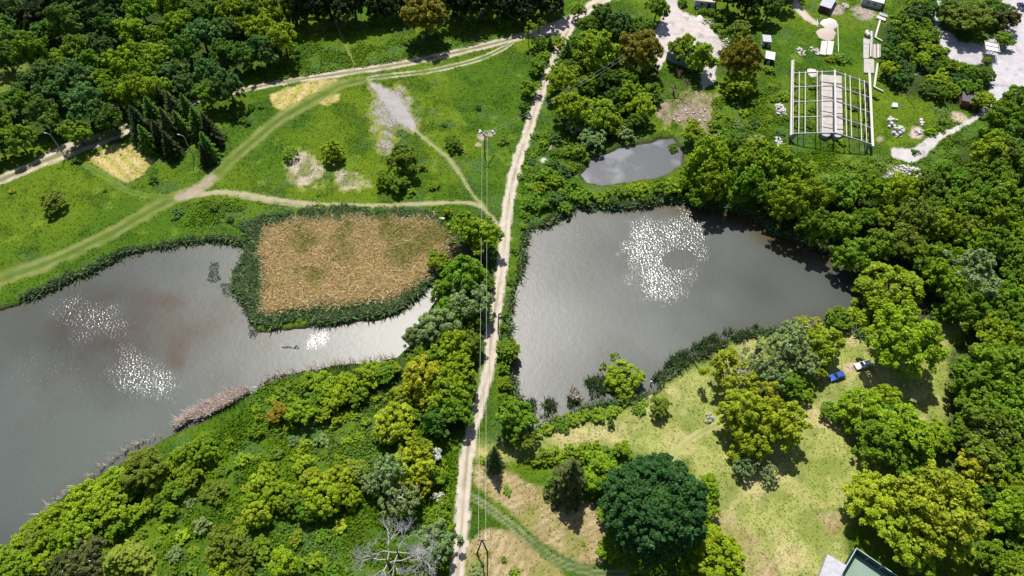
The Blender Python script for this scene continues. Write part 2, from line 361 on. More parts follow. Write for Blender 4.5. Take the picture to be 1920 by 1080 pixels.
WOODS = [[(-80, -60), (560, -60), (548, 60), (520, 104), (460, 122), (440, 168), (370, 192), (300, 210), (240, 228), (160, 258), (100, 272), (-80, 300)],
         [(540, -60), (1080, -60), (1060, -12), (700, 0), (560, 8)],
         [(1430, 290), (1560, 350), (1640, 352), (1720, 335), (1800, 290), (1850, 240), (1990, 190), (1990, 640), (1850, 640), (1800, 590), (1740, 530), (1640, 500), (1560, 470), (1420, 410)],
         [(1780, 640), (1840, 610), (1990, 600), (1990, 1120), (1840, 1120), (1850, 960), (1790, 860), (1770, 760)],
         [(840, 410), (925, 400), (930, 560), (900, 700), (890, 790), (850, 830), (740, 790), (560, 760), (560, 700), (760, 660), (800, 530)],
         [(1640, 60), (1690, 10), (1760, -20), (1765, 50), (1790, 112), (1850, 122), (1862, 190), (1800, 210), (1660, 160)],
         [(1040, 60), (1220, 40), (1235, 180), (1210, 250), (1090, 290), (1035, 230)]]
DARKWEED = [[(1000, 240), (1080, 260), (1110, 290), (1085, 330), (1090, 380), (1000, 400), (975, 380), (985, 300)],
            [(1350, 190), (1480, 160), (1480, 290), (1400, 300), (1300, 290), (1290, 200)],
            [(460, 730), (640, 700), (720, 760), (720, 900), (640, 900), (560, 830), (480, 810)],
            [(470, 980), (650, 980), (650, 1080), (450, 1090)],
            [(380, 375), (480, 380), (640, 392), (800, 390), (840, 400), (520, 420), (450, 430), (370, 435), (330, 430)],
            [(1720, 250), (1840, 215), (1860, 260), (1760, 330), (1700, 330)],
            [(520, 60), (640, 100), (760, 70), (980, 60), (980, 75), (740, 118), (560, 146), (470, 160)]]

gx = np.concatenate([[-2500, -1200, -700, -450, -320, -250, -222], np.arange(-206, 206.01, 0.5), [222, 250, 320, 450, 700, 1200, 2500]])
gy = np.concatenate([[-2500, -1200, -600, -300, -140, -60, -20], np.arange(5, 270.01, 0.5), [285, 310, 360, 450, 600, 900, 1500, 3500]])
GX, GY = np.meshgrid(gx, gy, indexing='ij')
PX, PY = project(GX, GY, 0.0)
wob = (fbm(GX, GY, 3.0, 5) - 0.5); wob2 = (fbm(GX, GY, 9.0, 11) - 0.5); fine = (fbm(GX, GY, 1.1, 23, 2) - 0.5); big = fbm(GX, GY, 26.0, 31)
mid = fbm(GX, GY, 6.0, 41)

pond_sd = np.minimum(np.minimum(poly_sd(PX, PY, WEST), poly_sd(PX, PY, EAST)), poly_sd(PX, PY, SMALL)) + wob * 10
GZ = (fbm(GX, GY, 40, 3, 2) - 0.5) * 0.5 + wob * 0.12
GZ = GZ * (1 - sstep(12, 0, pond_sd)) - 2.2 * sstep(4, -9, pond_sd) + 0.05
WATER_Z = -0.55

def paint(C, m, c):
    c = np.asarray(c, float); m = np.clip(m, 0, 1)[..., None]
    return C * (1 - m) + c * m
G_MID, G_YEL, G_DARK, G_BLUE = (.048, .106, .005), (.086, .142, .006), (.028, .072, .006), (.056, .106, .034)
C = np.ones(GX.shape + (3,)) * np.array(G_MID)
T = np.ones(GX.shape) * 0.62
C = paint(C, sstep(.42, .68, big) * .9, G_YEL)
C = paint(C, sstep(.50, .70, mid) * .6, G_DARK)
C = paint(C, sstep(.60, .75, fbm(GX, GY, 7.0, 77)) * .55, G_BLUE)
C = paint(C, sstep(.66, .78, fbm(GX, GY, 4.0, 97)) * .55, (.13, .20, .02))
for P in DARKWEED:
    m = sstep(12, -14, poly_sd(PX, PY, P) + wob2 * 40); C = paint(C, m * (.35 + .65 * sstep(.4, .62, mid)), (.062, .128, .016)); C = paint(C, m * sstep(.5, .75, fbm(GX, GY, 4, 55)) * .5, G_BLUE); T = T + m * .3
pale = sstep(14, -14, poly_sd(PX, PY, PALE) + wob2 * 30)
C = paint(C, pale * (.55 + .45 * sstep(.35, .6, mid)), (.27, .290, .085))
C = paint(C, pale * sstep(.52, .72, fbm(GX, GY, 8, 61)) * .8, (.39, .34, .16))
C = paint(C, pale * sstep(.50, .66, fbm(GX, GY, 5, 62)) * .6, (.155, .205, .035))
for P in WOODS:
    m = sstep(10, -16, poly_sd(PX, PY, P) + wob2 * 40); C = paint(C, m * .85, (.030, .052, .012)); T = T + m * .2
def ridges(a, b, k):                                   # mower rows between two directions
    return 0.5 + 0.5 * np.sin((PX * a + PY * b) * k + wob2 * 4)
for i, P in enumerate(STRAWS):
    m = sstep(2.5, -2.5, poly_sd(PX, PY, P) + wob * 9)
    r = ridges(.85, .52, .30) if i < 2 else ridges(-.62, .78, .33)
    C = paint(C, m, (.34, .29, .10)); C = paint(C, m * sstep(.35, .8, r) * (.5 + wob), (.47, .38, .19)); C = paint(C, m * sstep(.2, .0, r) * .6, (.20, .26, .02)); T = T * (1 - .5 * m)
for i, P in enumerate(MOWN):
    m = sstep(4, -5, poly_sd(PX, PY, P) + wob * 16 + wob2 * 12)
    r = ridges(.42, .90, .50) if i == 0 else ridges(.85, .5, .38); r = .38 * r + .62 * fbm(PX * .42 + PY * .9, PX * .25 - PY * .12, 3.0, 160 + i)
    m = m * (1 if i < 2 else sstep(.3, .6, fbm(GX, GY, 6, 170 + i)) * .9); C = paint(C, m * .95, (.26, .205, .095)); C = paint(C, m * sstep(.35, .8, r + wob * .8) * .75, (.38, .315, .19)); C = paint(C, m * sstep(.50, .70, fbm(GX, GY, 5, 88)) * .75, (.17, .18, .04)); T = T * (1 - .2 * m)
m = sstep(6, -4, poly_sd(PX, PY, REEDS) + wob * 10); C = paint(C, m, (.45, .33, .15))
for P, c, k in ((CLAY, (.26, .245, .24), 34), (CLAY2, (.37, .32, .26), 42), (CLAY3, (.37, .32, .26), 40), (SOIL, (.26, .20, .17), 50)):
    s_ = poly_sd(PX, PY, P) + wob * k + fine * 8
    C = paint(C, sstep(9, 1, s_) * .6, (.27, .27, .08)); C = paint(C, sstep(2, -3, s_) * (.55 + .45 * sstep(.35, .6, fbm(GX, GY, 1.6, 140))), c); C = paint(C, sstep(2, -3, s_) * sstep(.50, .60, fbm(GX, GY, 3.2, 150)) * .8, (.12, .15, .03))
m = sstep(.5, .62, fbm(GX, GY, 2.2, 120)) * sstep(4, -4, poly_sd(PX, PY, [(695, 208), (745, 236), (740, 290), (715, 290), (690, 225)]))
C = paint(C, m * .8, (.17, .19, .04))
# bare earth under the brush heap, round the pole foot and the rubble
for x, y, r, c in ((845, 472, 24, (.42, .25, .13)), (905, 256, 11, (.33, .28, .19)), (918, 252, 6, (.36, .30, .22)), (897, 272, 6, (.33, .27, .18)), (1018, 300, 9, (.52, .47, .42)), (1035, 278, 6, (.5, .45, .4)), (1650, 262, 7, (.3, .22, .2)), (1870, 600, 3, (.3, .3, .1)),
                   (1720, 250, 14, (.42, .34, .3)), (1800, 222, 16, (.40, .33, .24)), (1560, 16, 20, (.32, .27, .22)), (1620, 22, 20, (.3, .26, .22)), (210, 55, 16, (.42, .32, .26)), (165, 200, 16, (.38, .3, .22)), (215, 200, 10, (.4, .33, .25)),
                   (30, 150, 40, (.13, .17, .03)), (10, 120, 30, (.12, .17, .03)), (1490, 330, 40, (.10, .16, .02)), (1600, 330, 60, (.10, .17, .02)), (1680, 320, 22, (.4, .4, .36)), (1595, 690, 16, (.40, .32, .2)), (1040, 50, 16, (.45, .38, .30)), (1215, 745, 14, (.42, .37, .22))):
    m = sstep(1.15, .55, np.hypot(PX - x, (PY - y) * 1.3) / r + wob * 1.4); C = paint(C, m, c)

REG = np.zeros(GX.shape, int)                           # 0 meadow, 1.. the road and path surfaces
REGN = ["ground", "dirt_road", "dirt_track", "grass_track", "footpath", "gravel_yard", "asphalt_lot", "concrete_path"]
WID = fbm(GX, GY, 9.0, 401, 3); WEAR = sstep(.30, .55, fbm(GX, GY, 4.0, 405, 3))
def lane(pts, reg, c, ruts=False, cr=None, soft=2.2, mid_c=None, mid_w=.28, k=1.0, rag=5.0):
    """a worn lane: bare where the wheels run, greener between them"""
    global C, T
    d, hw, s = line_d(PX, PY, pts); hw = hw * (.78 + .44 * WID)
    e = d + wob * rag + fine * rag * .6
    m = sstep(hw + soft, hw - soft, e)
    u = np.clip(d / np.maximum(hw, .1), 0, 2) + wob * .25
    if ruts:
        m2 = sstep(.20, .45, u) * sstep(1.15, .85, u)
        C = paint(C, m * (.75 * k if k < 1 or soft < 4 else 1), mid_c); C = paint(C, m * m2 * k * (.45 + .55 * WEAR), c)
    else:
        C = paint(C, m * k, c)
        if mid_c is not None: C = paint(C, m * sstep(mid_w + .12, mid_w - .12, u) * (.5 + sstep(.40, .6, WID) * .5), mid_c)
    T = T * (1 - .72 * m)
    REG[(e < hw * .95) & (m > .5)] = reg
ROADC = (.435, .385, .325)
lane(GRASS_TRACK, 3, (.175, .190, .065), True, mid_c=(.095, .135, .022), soft=5, k=.7, rag=9)
lane(PATH_W, 3, (.13, .17, .03), True, mid_c=(.06, .13, .012), soft=2, k=.8)
lane(PATH_SE, 3, (.34, .31, .15), True, mid_c=(.20, .24, .06), soft=2, k=.85)
lane(PATH_S, 3, (.19, .21, .10), True, mid_c=(.05, .09, .018), soft=5, k=1.0)
lane(SECOND_TRACK, 2, (.33, .32, .21), True, mid_c=(.07, .12, .015), soft=1.4)
lane(FIELD_TRACK, 2, (.42, .36, .30), True, mid_c=(.19, .18, .09), soft=1.6)
for P, c, k in ((PATH_E, (.31, .28, .17), .9), (PATH_E2, (.28, .26, .15), .8), (PATH_C, (.24, .25, .11), .9), (PATH_N, (.17, .20, .05), .8)):
    lane(P, 4, c, soft=1.6, k=k, rag=3)
lane([(700, 160, 4), (722, 178, 11), (752, 212, 13), (774, 238, 6)], 4, (.29, .275, .27), soft=3, rag=8)
lane(PATH_YARD, 2, (.42, .36, .31), soft=2)
lane(MAIN_ROAD, 1, ROADC, soft=1.8, mid_c=(.25, .22, .14), mid_w=.2, rag=5.5)
lane([(396, 334, 5), (372, 353, 7), (350, 364, 9), (334, 370, 5)], 2, (.30, .25, .19), soft=6, rag=14, k=.85)
lane([(1000, 60, 6), (1045, 52, 11), (1085, 32, 8)], 2, (.43, .37, .33), soft=3, rag=9)
for P, reg, c in ((YARD, 5, (.43, .39, .38)), (LOT, 6, (.41, .39, .415)), (CONC_PATH, 7, (.42, .39, .39))):
    s_ = poly_sd(PX, PY, P) + wob * 7 + fine * 4
    m = sstep(1.5, -1.5, s_); C = paint(C, m, c); C = paint(C, m * sstep(.5, .7, fbm(GX, GY, 9, 131)) * .5, np.array(c) * .78)
    C = paint(C, m * sstep(.68, .74, fbm(GX, GY, 3, 132)) * .6, np.array(c) * .5); T = T * (1 - .75 * m); REG[s_ < 0] = reg
# pale worn line through the reed bed and mud along the shore
for P in ([(755, 418, 2), (756, 440, 2.4), (760, 478, 1.5)], [(779, 440, 2), (781, 462, 2), (779, 480, 2), (777, 508, 2)], [(500, 560, 1.2), (505, 590, 1)], [(530, 440, 1), (505, 485, 1.5), (500, 520, 1)]):
    d, hw, s = line_d(PX, PY, P); C = paint(C, sstep(hw + 1, hw - 1, d), (.68, .60, .40))
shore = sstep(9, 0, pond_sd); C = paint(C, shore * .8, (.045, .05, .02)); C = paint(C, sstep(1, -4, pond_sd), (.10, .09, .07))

nx, ny = GX.shape
idx = np.arange(nx * ny).reshape(nx, ny)
quads = np.stack([idx[:-1, :-1], idx[1:, :-1], idx[1:, 1:], idx[:-1, 1:]], -1).reshape(-1, 4)
qreg = np.max(np.stack([REG[:-1, :-1], REG[1:, :-1], REG[1:, 1:], REG[:-1, 1:]], -1), -1).reshape(-1)
VV = np.stack([GX, GY, GZ], -1).reshape(-1, 3); CC = np.clip(C, .004, 1).reshape(-1, 3); TT = np.clip(T, .05, 1).reshape(-1)
# one set of normals for the whole sheet, so the split between its surfaces does not show
dzx = np.gradient(GZ, gx, axis=0); dzy = np.gradient(GZ, gy, axis=1)
NN = np.stack([-dzx, -dzy, np.ones_like(GZ)], -1); NN /= np.linalg.norm(NN, axis=-1, keepdims=True); NN = NN.reshape(-1, 3)
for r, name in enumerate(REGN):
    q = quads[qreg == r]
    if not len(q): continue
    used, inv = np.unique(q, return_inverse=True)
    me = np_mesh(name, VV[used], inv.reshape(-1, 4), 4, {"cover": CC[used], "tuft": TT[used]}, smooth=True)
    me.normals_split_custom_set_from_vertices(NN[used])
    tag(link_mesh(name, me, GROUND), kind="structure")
def gz(x, y):
    i = int(np.clip(np.searchsorted(gx, x), 0, nx - 1)); j = int(np.clip(np.searchsorted(gy, y), 0, ny - 1)); return float(GZ[i, j])
def on(px, py):
    p = at(px, py); p.z = gz(p.x, p.y); return p

# ------------------------------------------------------------------ water
S = np.ones(GX.shape + (3,)) * np.array((.052, .062, .057))
S = paint(S, sstep(.35, .65, fbm(GX, GY, 45, 201)) * .8, (.060, .070, .066))  # soft pale patches imitate reflected clouds in the water colour
S = paint(S, sstep(.48, .70, fbm(GX, GY, 30, 207)) * .6, (.076, .084, .076))
plume = np.zeros(GX.shape)
for x, y, a, b, t, k in ((300, 565, 105, 40, .15, .9), (255, 595, 90, 46, -.2, .75), (395, 612, 80, 34, -.5, .85), (325, 655, 44, 80, .1, .85), (310, 610, 220, 120, 0, .75), (415, 580, 36, 60, 0, .5)):
    dx, dy = PX - x, PY - y; u = dx * math.cos(t) + dy * math.sin(t); v = -dx * math.sin(t) + dy * math.cos(t)
    plume = np.maximum(plume, k * np.exp(-(u / a) ** 2 - (v / b) ** 2))
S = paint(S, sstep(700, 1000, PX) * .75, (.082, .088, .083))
S = paint(S, sstep(1180, 1480, PX + (mid - .5) * 120) * .8, (.044, .050, .045))  # glare fading across the right pond, painted as darker water
S = paint(S, sstep(.05, 1.05, plume + (mid - .5) * .5 + (big - .5) * .7), (.036, .021, .012))
S = S * (.78 + .5 * sstep(.3, .7, fbm(GX + GY * .4, GY - GX * .2, 38, 231)))[..., None]  # broad light and dark drifts painted in for cloud reflections
S = paint(S, sstep(26, 4, -pond_sd) * .45, (.062, .057, .038))
east_tree_shade = sstep(44, 6, np.minimum(-poly_sd(PX, PY, EAST) + wob2 * 24, 1e3)) * sstep(1180, 1330, PX) * sstep(640, 520, PY)
S = paint(S, east_tree_shade * .9, (.052, .036, .010))  # tree shade and reflection over brown shallows, painted into the water colour
S = paint(S, sstep(4, -4, poly_sd(PX, PY, SMALL)), (.085, .090, .10)); S = paint(S, sstep(4, -4, poly_sd(PX, PY, SMALL)) * sstep(.5, .7, mid), (.15, .16, .175))
Rf = 0.035 * sstep(.5, .8, fbm(GX, GY, 18, 211))
def gust(x, y, a, b, t=0, k=1.0):
    dx, dy = PX - x, PY - y; u = dx * math.cos(t) + dy * math.sin(t); v = -dx * math.sin(t) + dy * math.cos(t)
    return k * sstep(1.75, .25, np.hypot(u / a, v / b) + wob * 1.3 + wob2 * .8)
for g in ((1218, 460, 34, 40, .3), (1265, 432, 50, 22, -.35), (1295, 440, 26, 40, 0, .8), (1240, 515, 42, 34, .1), (1232, 485, 40, 40, 0), (165, 592, 52, 26, .2, .36), (150, 628, 20, 18, 0, .28), (252, 698, 36, 34, .3, .7), (298, 720, 30, 24, .2, .7), (594, 637, 15, 11, -.4, 1.3)):
    Rf = np.maximum(Rf, gust(*g))
Rf = np.where(np.hypot((PX - 1275) / 32, (PY - 485) / 20) < 1, .03, Rf)
Rf = np.clip(Rf, 0, 1)
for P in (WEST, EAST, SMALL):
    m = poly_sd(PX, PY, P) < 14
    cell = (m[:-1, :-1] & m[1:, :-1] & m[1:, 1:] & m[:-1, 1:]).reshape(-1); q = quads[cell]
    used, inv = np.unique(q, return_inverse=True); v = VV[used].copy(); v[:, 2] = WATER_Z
    tag(link_mesh("water", np_mesh("water", v, inv.reshape(-1, 4), 4, {"silt_and_painted_light": S.reshape(-1, 3)[used], "ruffle": Rf.reshape(-1)[used]}, True), WATER), kind="structure")
# ------------------------------------------------------------------ plants: one of each kind is built, the rest are copies
def leaf_quads(P, Nn, size, rng, droop=0.0, aspect=1.0):
    """a four-cornered leaf spray at each point, facing its normal"""
    n = len(P); a = rng.normal(size=(n, 3)); u = np.cross(Nn, a); u /= np.linalg.norm(u, axis=1, keepdims=True) + 1e-9
    v = np.cross(Nn, u); s = size[:, None]; j = lambda: rng.uniform(.65, 1.25, (n, 1))
    up = Nn * s * .25
    V = np.stack([P + u * s * j() * aspect, P + v * s * j() + up * .6, P - u * s * j() * aspect - up * .5, P - v * s * j()], 1)
    return V.reshape(-1, 3)
def crown_mesh(name, seed, nl, n, leaf, rl=(.28, .45), flat=.75, drape=0.0, aspect=1.0, gaps=0.0, sub=9, rag=.25, rin=(.55, .82), gap=.14, core=0.0):
    rng = np.random.default_rng(seed)
    c = []
    for k in range(nl * 14):                              # clumps spread over a dome
        th = rng.uniform(0, 2 * math.pi); z = rng.uniform(-.45, 1.0); r = math.sqrt(max(0, 1 - z * z * .9)) * rng.uniform(*rin)
        p = np.array([math.cos(th) * r, math.sin(th) * r, z * .72 * flat])
        if all(np.linalg.norm(p - q) > .62 * rl[0] + gap for q in c): c.append(p)
        if len(c) >= nl: break
    c = np.array(c); rr = rng.uniform(rl[0], rl[1], len(c)) * (1 - gaps * rng.random(len(c)))
    sc_, sr, sb = [], [], []                             # every clump carries smaller tufts, and a few shoots stick out
    for q, r in zip(c, rr):
        for _ in range(sub):
            d = rng.normal(size=3); d[2] = abs(d[2]) * (1 if rng.random() < .8 else -.6); d /= np.linalg.norm(d)
            sc_.append(q + d * r * rng.uniform(.55, 1.0 + rag)); sr.append(r * rng.uniform(.22, .48)); sb.append(rng.uniform(-.14, .14))
    c2 = np.array(sc_); r2 = np.array(sr); sb = np.array(sb)
    c2[:, 2] *= .95
    m = int(n * 1.9); li = rng.choice(len(c2), m, p=r2 ** 2 / (r2 ** 2).sum())
    d = rng.normal(size=(m, 3)); d[:, 2] = np.abs(d[:, 2]) * np.where(rng.random(m) < .8, 1, -1); d /= np.linalg.norm(d, axis=1, keepdims=True)
    P = c2[li] + d * (r2[li] * rng.uniform(.55, 1.12, m))[:, None]
    inside = np.zeros(m, bool)
    for q, r in zip(c, rr): inside |= np.linalg.norm(P - q, axis=1) < r * .72
    keep = ~inside | (rng.random(m) < .25)
    P = P[keep][:n]; d = d[keep][:n]; li = li[keep][:n]
    if drape: P[:, 2] -= drape * np.maximum(0, np.hypot(P[:, 0], P[:, 1]) - .35) ** 1.3
    sbl = sb[li]
    if core:                                             # a closed inner shell, so a dense crown does not show through
        k = int(n * .35); e = rng.normal(size=(k, 3)); e[:, 2] = np.abs(e[:, 2]) * np.where(rng.random(k) < .8, 1, -.5); e /= np.linalg.norm(e, axis=1, keepdims=True)
        P = np.vstack([P, e * np.array([core, core, core * .78 * flat]) * rng.uniform(.9, 1.03, (k, 1))]); d = np.vstack([d, e]); sbl = np.append(sbl, np.full(k, -.08))
    Nn = d * .55 + np.array([0, .1, .6]) + rng.normal(size=P.shape) * .5
    if drape: Nn = d * .6 + np.array([0, 0, .45]) + rng.normal(size=P.shape) * .38
    Nn /= np.linalg.norm(Nn, axis=1, keepdims=True)
    V = leaf_quads(P, Nn, leaf * rng.uniform(.55, 1.35, len(P)), rng, aspect=aspect)
    t = np.clip(.5 + sbl + rng.normal(size=len(P)) * .18, 0, 1)
    return np_mesh(name, V, np.arange(len(V)).reshape(-1, 4), 4, {"leaf": np.repeat(t, 4)})
def limb_mesh(name, seed, h, r0, spread=.6, nb=6, mat_n=6):
    rng = random.Random(seed); b = MB()
    x, y = rng.uniform(-.06, .06), rng.uniform(-.06, .06)
    b.tube([(0, 0, -.06), (x * .3, y * .3, h * .35), (x, y, h * .75), (x * 1.5, y * 1.5, h * 1.15)], [r0 * 1.25, r0, r0 * .75, r0 * .3], mat_n)
    for k in range(nb):
        a = 2 * math.pi * (k + rng.random() * .6) / nb; z0 = h * rng.uniform(.5, .9); L = spread * rng.uniform(.7, 1.1)
        b.tube([(x * .6, y * .6, z0), (math.cos(a) * L * .5, math.sin(a) * L * .5, z0 + L * .35), (math.cos(a) * L, math.sin(a) * L, z0 + L * .6)], [r0 * .5, r0 * .32, r0 * .1], 5)
    me = bpy.data.meshes.new(name); me.from_pydata(b.v, [], b.f); me.polygons.foreach_set("use_smooth", [True] * len(me.polygons)); me.update(); return me
def spruce_mesh(name, seed, levels=17, h=2.9, sparse=1.0):
    rng = np.random.default_rng(seed); Ps, Ns, ss, ts = [], [], [], []
    for L in range(levels):
        t = L / (levels - 1); z = .28 + (h - .28) * t; rad = (1 - t) ** .8 * 1.0 + .035; nb = int((11 - 5 * t) * sparse)
        off = rng.random() * 7
        for k in range(max(nb, 3)):
            a = off + 2 * math.pi * (k + rng.uniform(-.2, .2)) / max(nb, 3); R = rad * rng.uniform(.78, 1.12); m = max(3, int(15 * R))
            s = np.linspace(.12, 1, m); dr = np.stack([np.cos(a) * s * R, np.sin(a) * s * R, z + .05 * s - .26 * R * s ** 1.6], 1)
            for side in (-1, 0, 1):
                w = (1 - s * .65) * .16 * R * side
                p = dr + np.stack([-np.sin(a) * w, np.cos(a) * w, -np.abs(w) * .35], 1) + rng.normal(size=dr.shape) * .012
                Ps.append(p); Ns.append(np.tile([np.cos(a) * .35, np.sin(a) * .35, 1.0], (m, 1)) + rng.normal(size=(m, 3)) * .35)
                ss.append(np.full(m, .052) * rng.uniform(.7, 1.3, m)); ts.append(np.clip(.30 + .35 * s + rng.normal(size=m) * .13, 0, 1))
    P = np.vstack(Ps); Nn = np.vstack(Ns); Nn /= np.linalg.norm(Nn, axis=1, keepdims=True)
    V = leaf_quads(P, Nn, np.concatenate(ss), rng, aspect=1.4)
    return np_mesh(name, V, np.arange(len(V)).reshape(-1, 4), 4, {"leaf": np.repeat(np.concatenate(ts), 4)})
def branch_tree(name, seed, depth=6, h=1.2, thick=.06, up=.35, ntop=4, spread=.75):
    """a leafless tree: limbs forking down to fine twigs"""
    rng = random.Random(seed); b = MB()
    def grow(p, d, L, r, k):
        q = p + d * L * .5 + Vector((rng.uniform(-1, 1), rng.uniform(-1, 1), rng.uniform(-.4, .6))) * L * .10
        e = p + d * L
        b.tube([p, q, e], [r, r * .85, r * .62], 5 if k > 2 else 3)
        if k == 0: return
        for _ in range(rng.choice((2, 3, 3)) if k > 1 else 3):
            nd = (d + Vector((rng.uniform(-1, 1), rng.uniform(-1, 1), rng.uniform(-.7, .7) + up * .3)) * spread).normalized()
            grow(p + d * L * rng.uniform(.55, 1), nd, L * rng.uniform(.6, .82), r * .58, k - 1)
    for k in range(ntop):
        a = 2 * math.pi * (k + rng.random() * .5) / ntop
        grow(Vector((0, 0, h * rng.uniform(.55, .95))), Vector((math.cos(a), math.sin(a), rng.uniform(.2, .7))).normalized(), rng.uniform(.36, .5), thick * .6, depth - 1)
    me = bpy.data.meshes.new(name); me.from_pydata(b.v, [], b.f); me.update(); return me
def pole_trunk(name, h, r):
    b = MB().tube([(0, 0, -.05), (.02, .01, h * .5), (0, 0, h)], [r * 1.2, r, r * .35], 6)
    me = bpy.data.meshes.new(name); me.from_pydata(b.v, [], b.f); me.update(); return me

PROTO = {}
def proto(key, crowns, trunks, bark=BARK): PROTO[key] = (crowns, trunks, bark)
proto("tree", [crown_mesh("crown", 10 + i, 13 + i, 6200, .050, (.24, .42), core=.5) for i in range(6)], [limb_mesh("trunk", 1 + i, 1.05, .065) for i in range(3)])
proto("bigtree", [crown_mesh("crown", 40 + i, 26, 15000, .034, (.18, .34), .8, sub=11, core=.6) for i in range(4)], [limb_mesh("trunk", 11 + i, 1.05, .06, nb=8) for i in range(2)])
proto("round", [crown_mesh("crown", 60, 150, 24000, .027, (.12, .17), 1.0, sub=6, rag=.02, rin=(.78, .88), gap=.045, core=.86), crown_mesh("crown", 61, 26, 6000, .052, (.2, .3), .95, rag=.1, rin=(.65, .82), gap=.08, core=.75)], [limb_mesh("trunk", 21, 1.0, .06)])
proto("willow", [crown_mesh("crown", 70 + i, 15, 9500, .034, (.26, .42), .75, .45, 1.9) for i in range(3)], [limb_mesh("trunk", 31 + i, 1.05, .075) for i in range(2)])
proto("airy", [crown_mesh("crown", 80 + i, 15, 4200, .037, (.22, .40), .85, .2, 1.5, .3, rag=.45) for i in range(3)], [branch_tree("trunk", 81 + i, 4, 1.0, .075) for i in range(3)], PALE_BARK)
proto("bush", [crown_mesh("crown", 90 + i, 8, 1900, .088, (.32, .52)) for i in range(4)], [limb_mesh("trunk", 91, .7, .05, .5, 4)])
proto("shrub", [crown_mesh("crown", 95 + i, 11, 3400, .068, (.26, .46)) for i in range(3)], [limb_mesh("trunk", 96, .9, .055, .5, 5)])  # small bushy trees; the objects carry the name shrub
proto("spruce", [spruce_mesh("crown", 100 + i) for i in range(3)], [pole_trunk("trunk", 2.7, .07)])
proto("sapling", [crown_mesh("crown", 110, 7, 380, .10, (.3, .45), 1.5, 0, 1.2, .4)], [limb_mesh("trunk", 111, 1.2, .05, .4, 4)])
USED = {}
KINDN = {"tree": "broadleaf_tree", "bigtree": "broadleaf_tree", "round": "broadleaf_tree", "willow": "willow_tree", "airy": "sparse_tree", "bush": "bush", "shrub": "shrub", "spruce": "spruce_tree", "sapling": "sapling"}
KINDW = {"tree": "leafy tree", "bigtree": "broad leafy tree", "round": "rounded dense tree", "willow": "soft drooping willow", "airy": "half-bare tree", "bush": "low bush", "shrub": "tall shrub", "spruce": "spruce", "sapling": "slim young tree"}
CATW = {"tree": "tree", "bigtree": "tree", "round": "tree", "willow": "willow", "airy": "tree", "bush": "bush", "shrub": "tall shrub", "spruce": "spruce", "sapling": "tree"}
COLS = {"L": ((0.226, 0.339, 0.009), "lime green"), "G": ((0.147, 0.266, 0.012), "mid green"), "D": ((0.088, 0.185, 0.016), "dark green"), "B": ((0.088, 0.185, 0.034), "blue-green"),
        "Y": ((0.294, 0.395, 0.016), "yellow-green"), "O": ((0.169, 0.237, 0.018), "brownish olive"), "R": ((0.235, 0.195, 0.013), "rust-tinged"), "S": ((0.215, 0.299, 0.096), "silvery green"),
        "K": ((0.034, 0.099, 0.020), "deep dark green"), "W": ((0.620, 0.650, 0.550), "white-blossoming"), "A": ((0.339, 0.401, 0.018), "gold-tinged"), "N": ((0.036, 0.063, 0.012), "near-black green"), "C": ((0.096, 0.122, 0.029), "brown-tipped")}
PLANTS = []            # (px, py, r, kind, colour, k, label)
def plant(px, py, r, kind="tree", c="G", k=1.0, label=None, group=None): PLANTS.append([px, py, r, kind, c, k, label, group])

# --- top edge, meadow and road side
plant(797, 28, 43, "bigtree", "R", 1.0, "large rust-tinged round tree beside the upper field track")
for x, y, r in ((565, -12, 34), (612, -26, 38), (660, -24, 36), (705, -34, 34), (745, -30, 30), (862, -26, 38), (905, -30, 34), (950, -28, 34), (995, -24, 32), (1035, -34, 30)): plant(x, y + 14, r * .9, "tree", "N", 1.3, None, "tall dark trees along the upper edge")
for x, y, r in ((560, 12, 24), (605, 2, 26), (650, 4, 28), (700, -4, 26), (735, -2, 22), (858, -4, 26), (900, -4, 28), (945, -2, 26), (988, 0, 26), (1030, -8, 26), (830, -10, 20), (770, -14, 22)): plant(x, y + 15, r, "shrub", "N", 1.25, None, "dark understorey along the upper edge")
plant(910, 26, 11, "bush", "L", 1.2); plant(946, 42, 12, "bush", "G", 1.1); plant(885, 50, 7, "bush", "G", .8); plant(1006, 33, 7, "bush", "B", .8)
plant(992, 58, 13, "sapling", "Y", 1.6, "slim yellow-green young tree where the field track meets the road")
plant(1012, 50, 11, "sapling", "O", 1.5, "spindly half-bare young tree beside the track junction")
plant(1031, 80, 7, "spruce", "D", 1.1, "small dark slender conifer by the road below the junction")
plant(1011, 80, 12, "bush", "G"); plant(1006, 124, 18, "tree", "G", .8); plant(1021, 106, 11, "bush", "L"); plant(995, 165, 18, "tree", "L", .8, "lime bush-shaped tree left of the dirt road below the conifer")
plant(986, 204, 12, "bush", "D", 1.2); plant(852, 270, 15, "bush", "G", .9); plant(753, 296, 27, "tree", "O", 1.1, "olive-brown tree on the meadow below the clay patch")
plant(722, 338, 16, "bush", "G", 1.1); plant(744, 342, 19, "tree", "G", .8, "bright green round tree at the foot of the olive-brown one")
plant(793, 313, 8, "bush", "L"); plant(812, 348, 10, "bush", "L", .7); plant(897, 201, 5, "bush", "D"); plant(943, 262, 10, "bush", "G", .7); plant(770, 360, 10, "bush", "L", .6); plant(832, 232, 6, "bush", "G", .6); plant(975, 330, 8, "bush", "G", .6)
plant(1063, 97, 14, "spruce", "D", .9, "dark pointed tree touching the right side of the dirt road"); plant(1067, 120, 11, "tree", "O", .9)
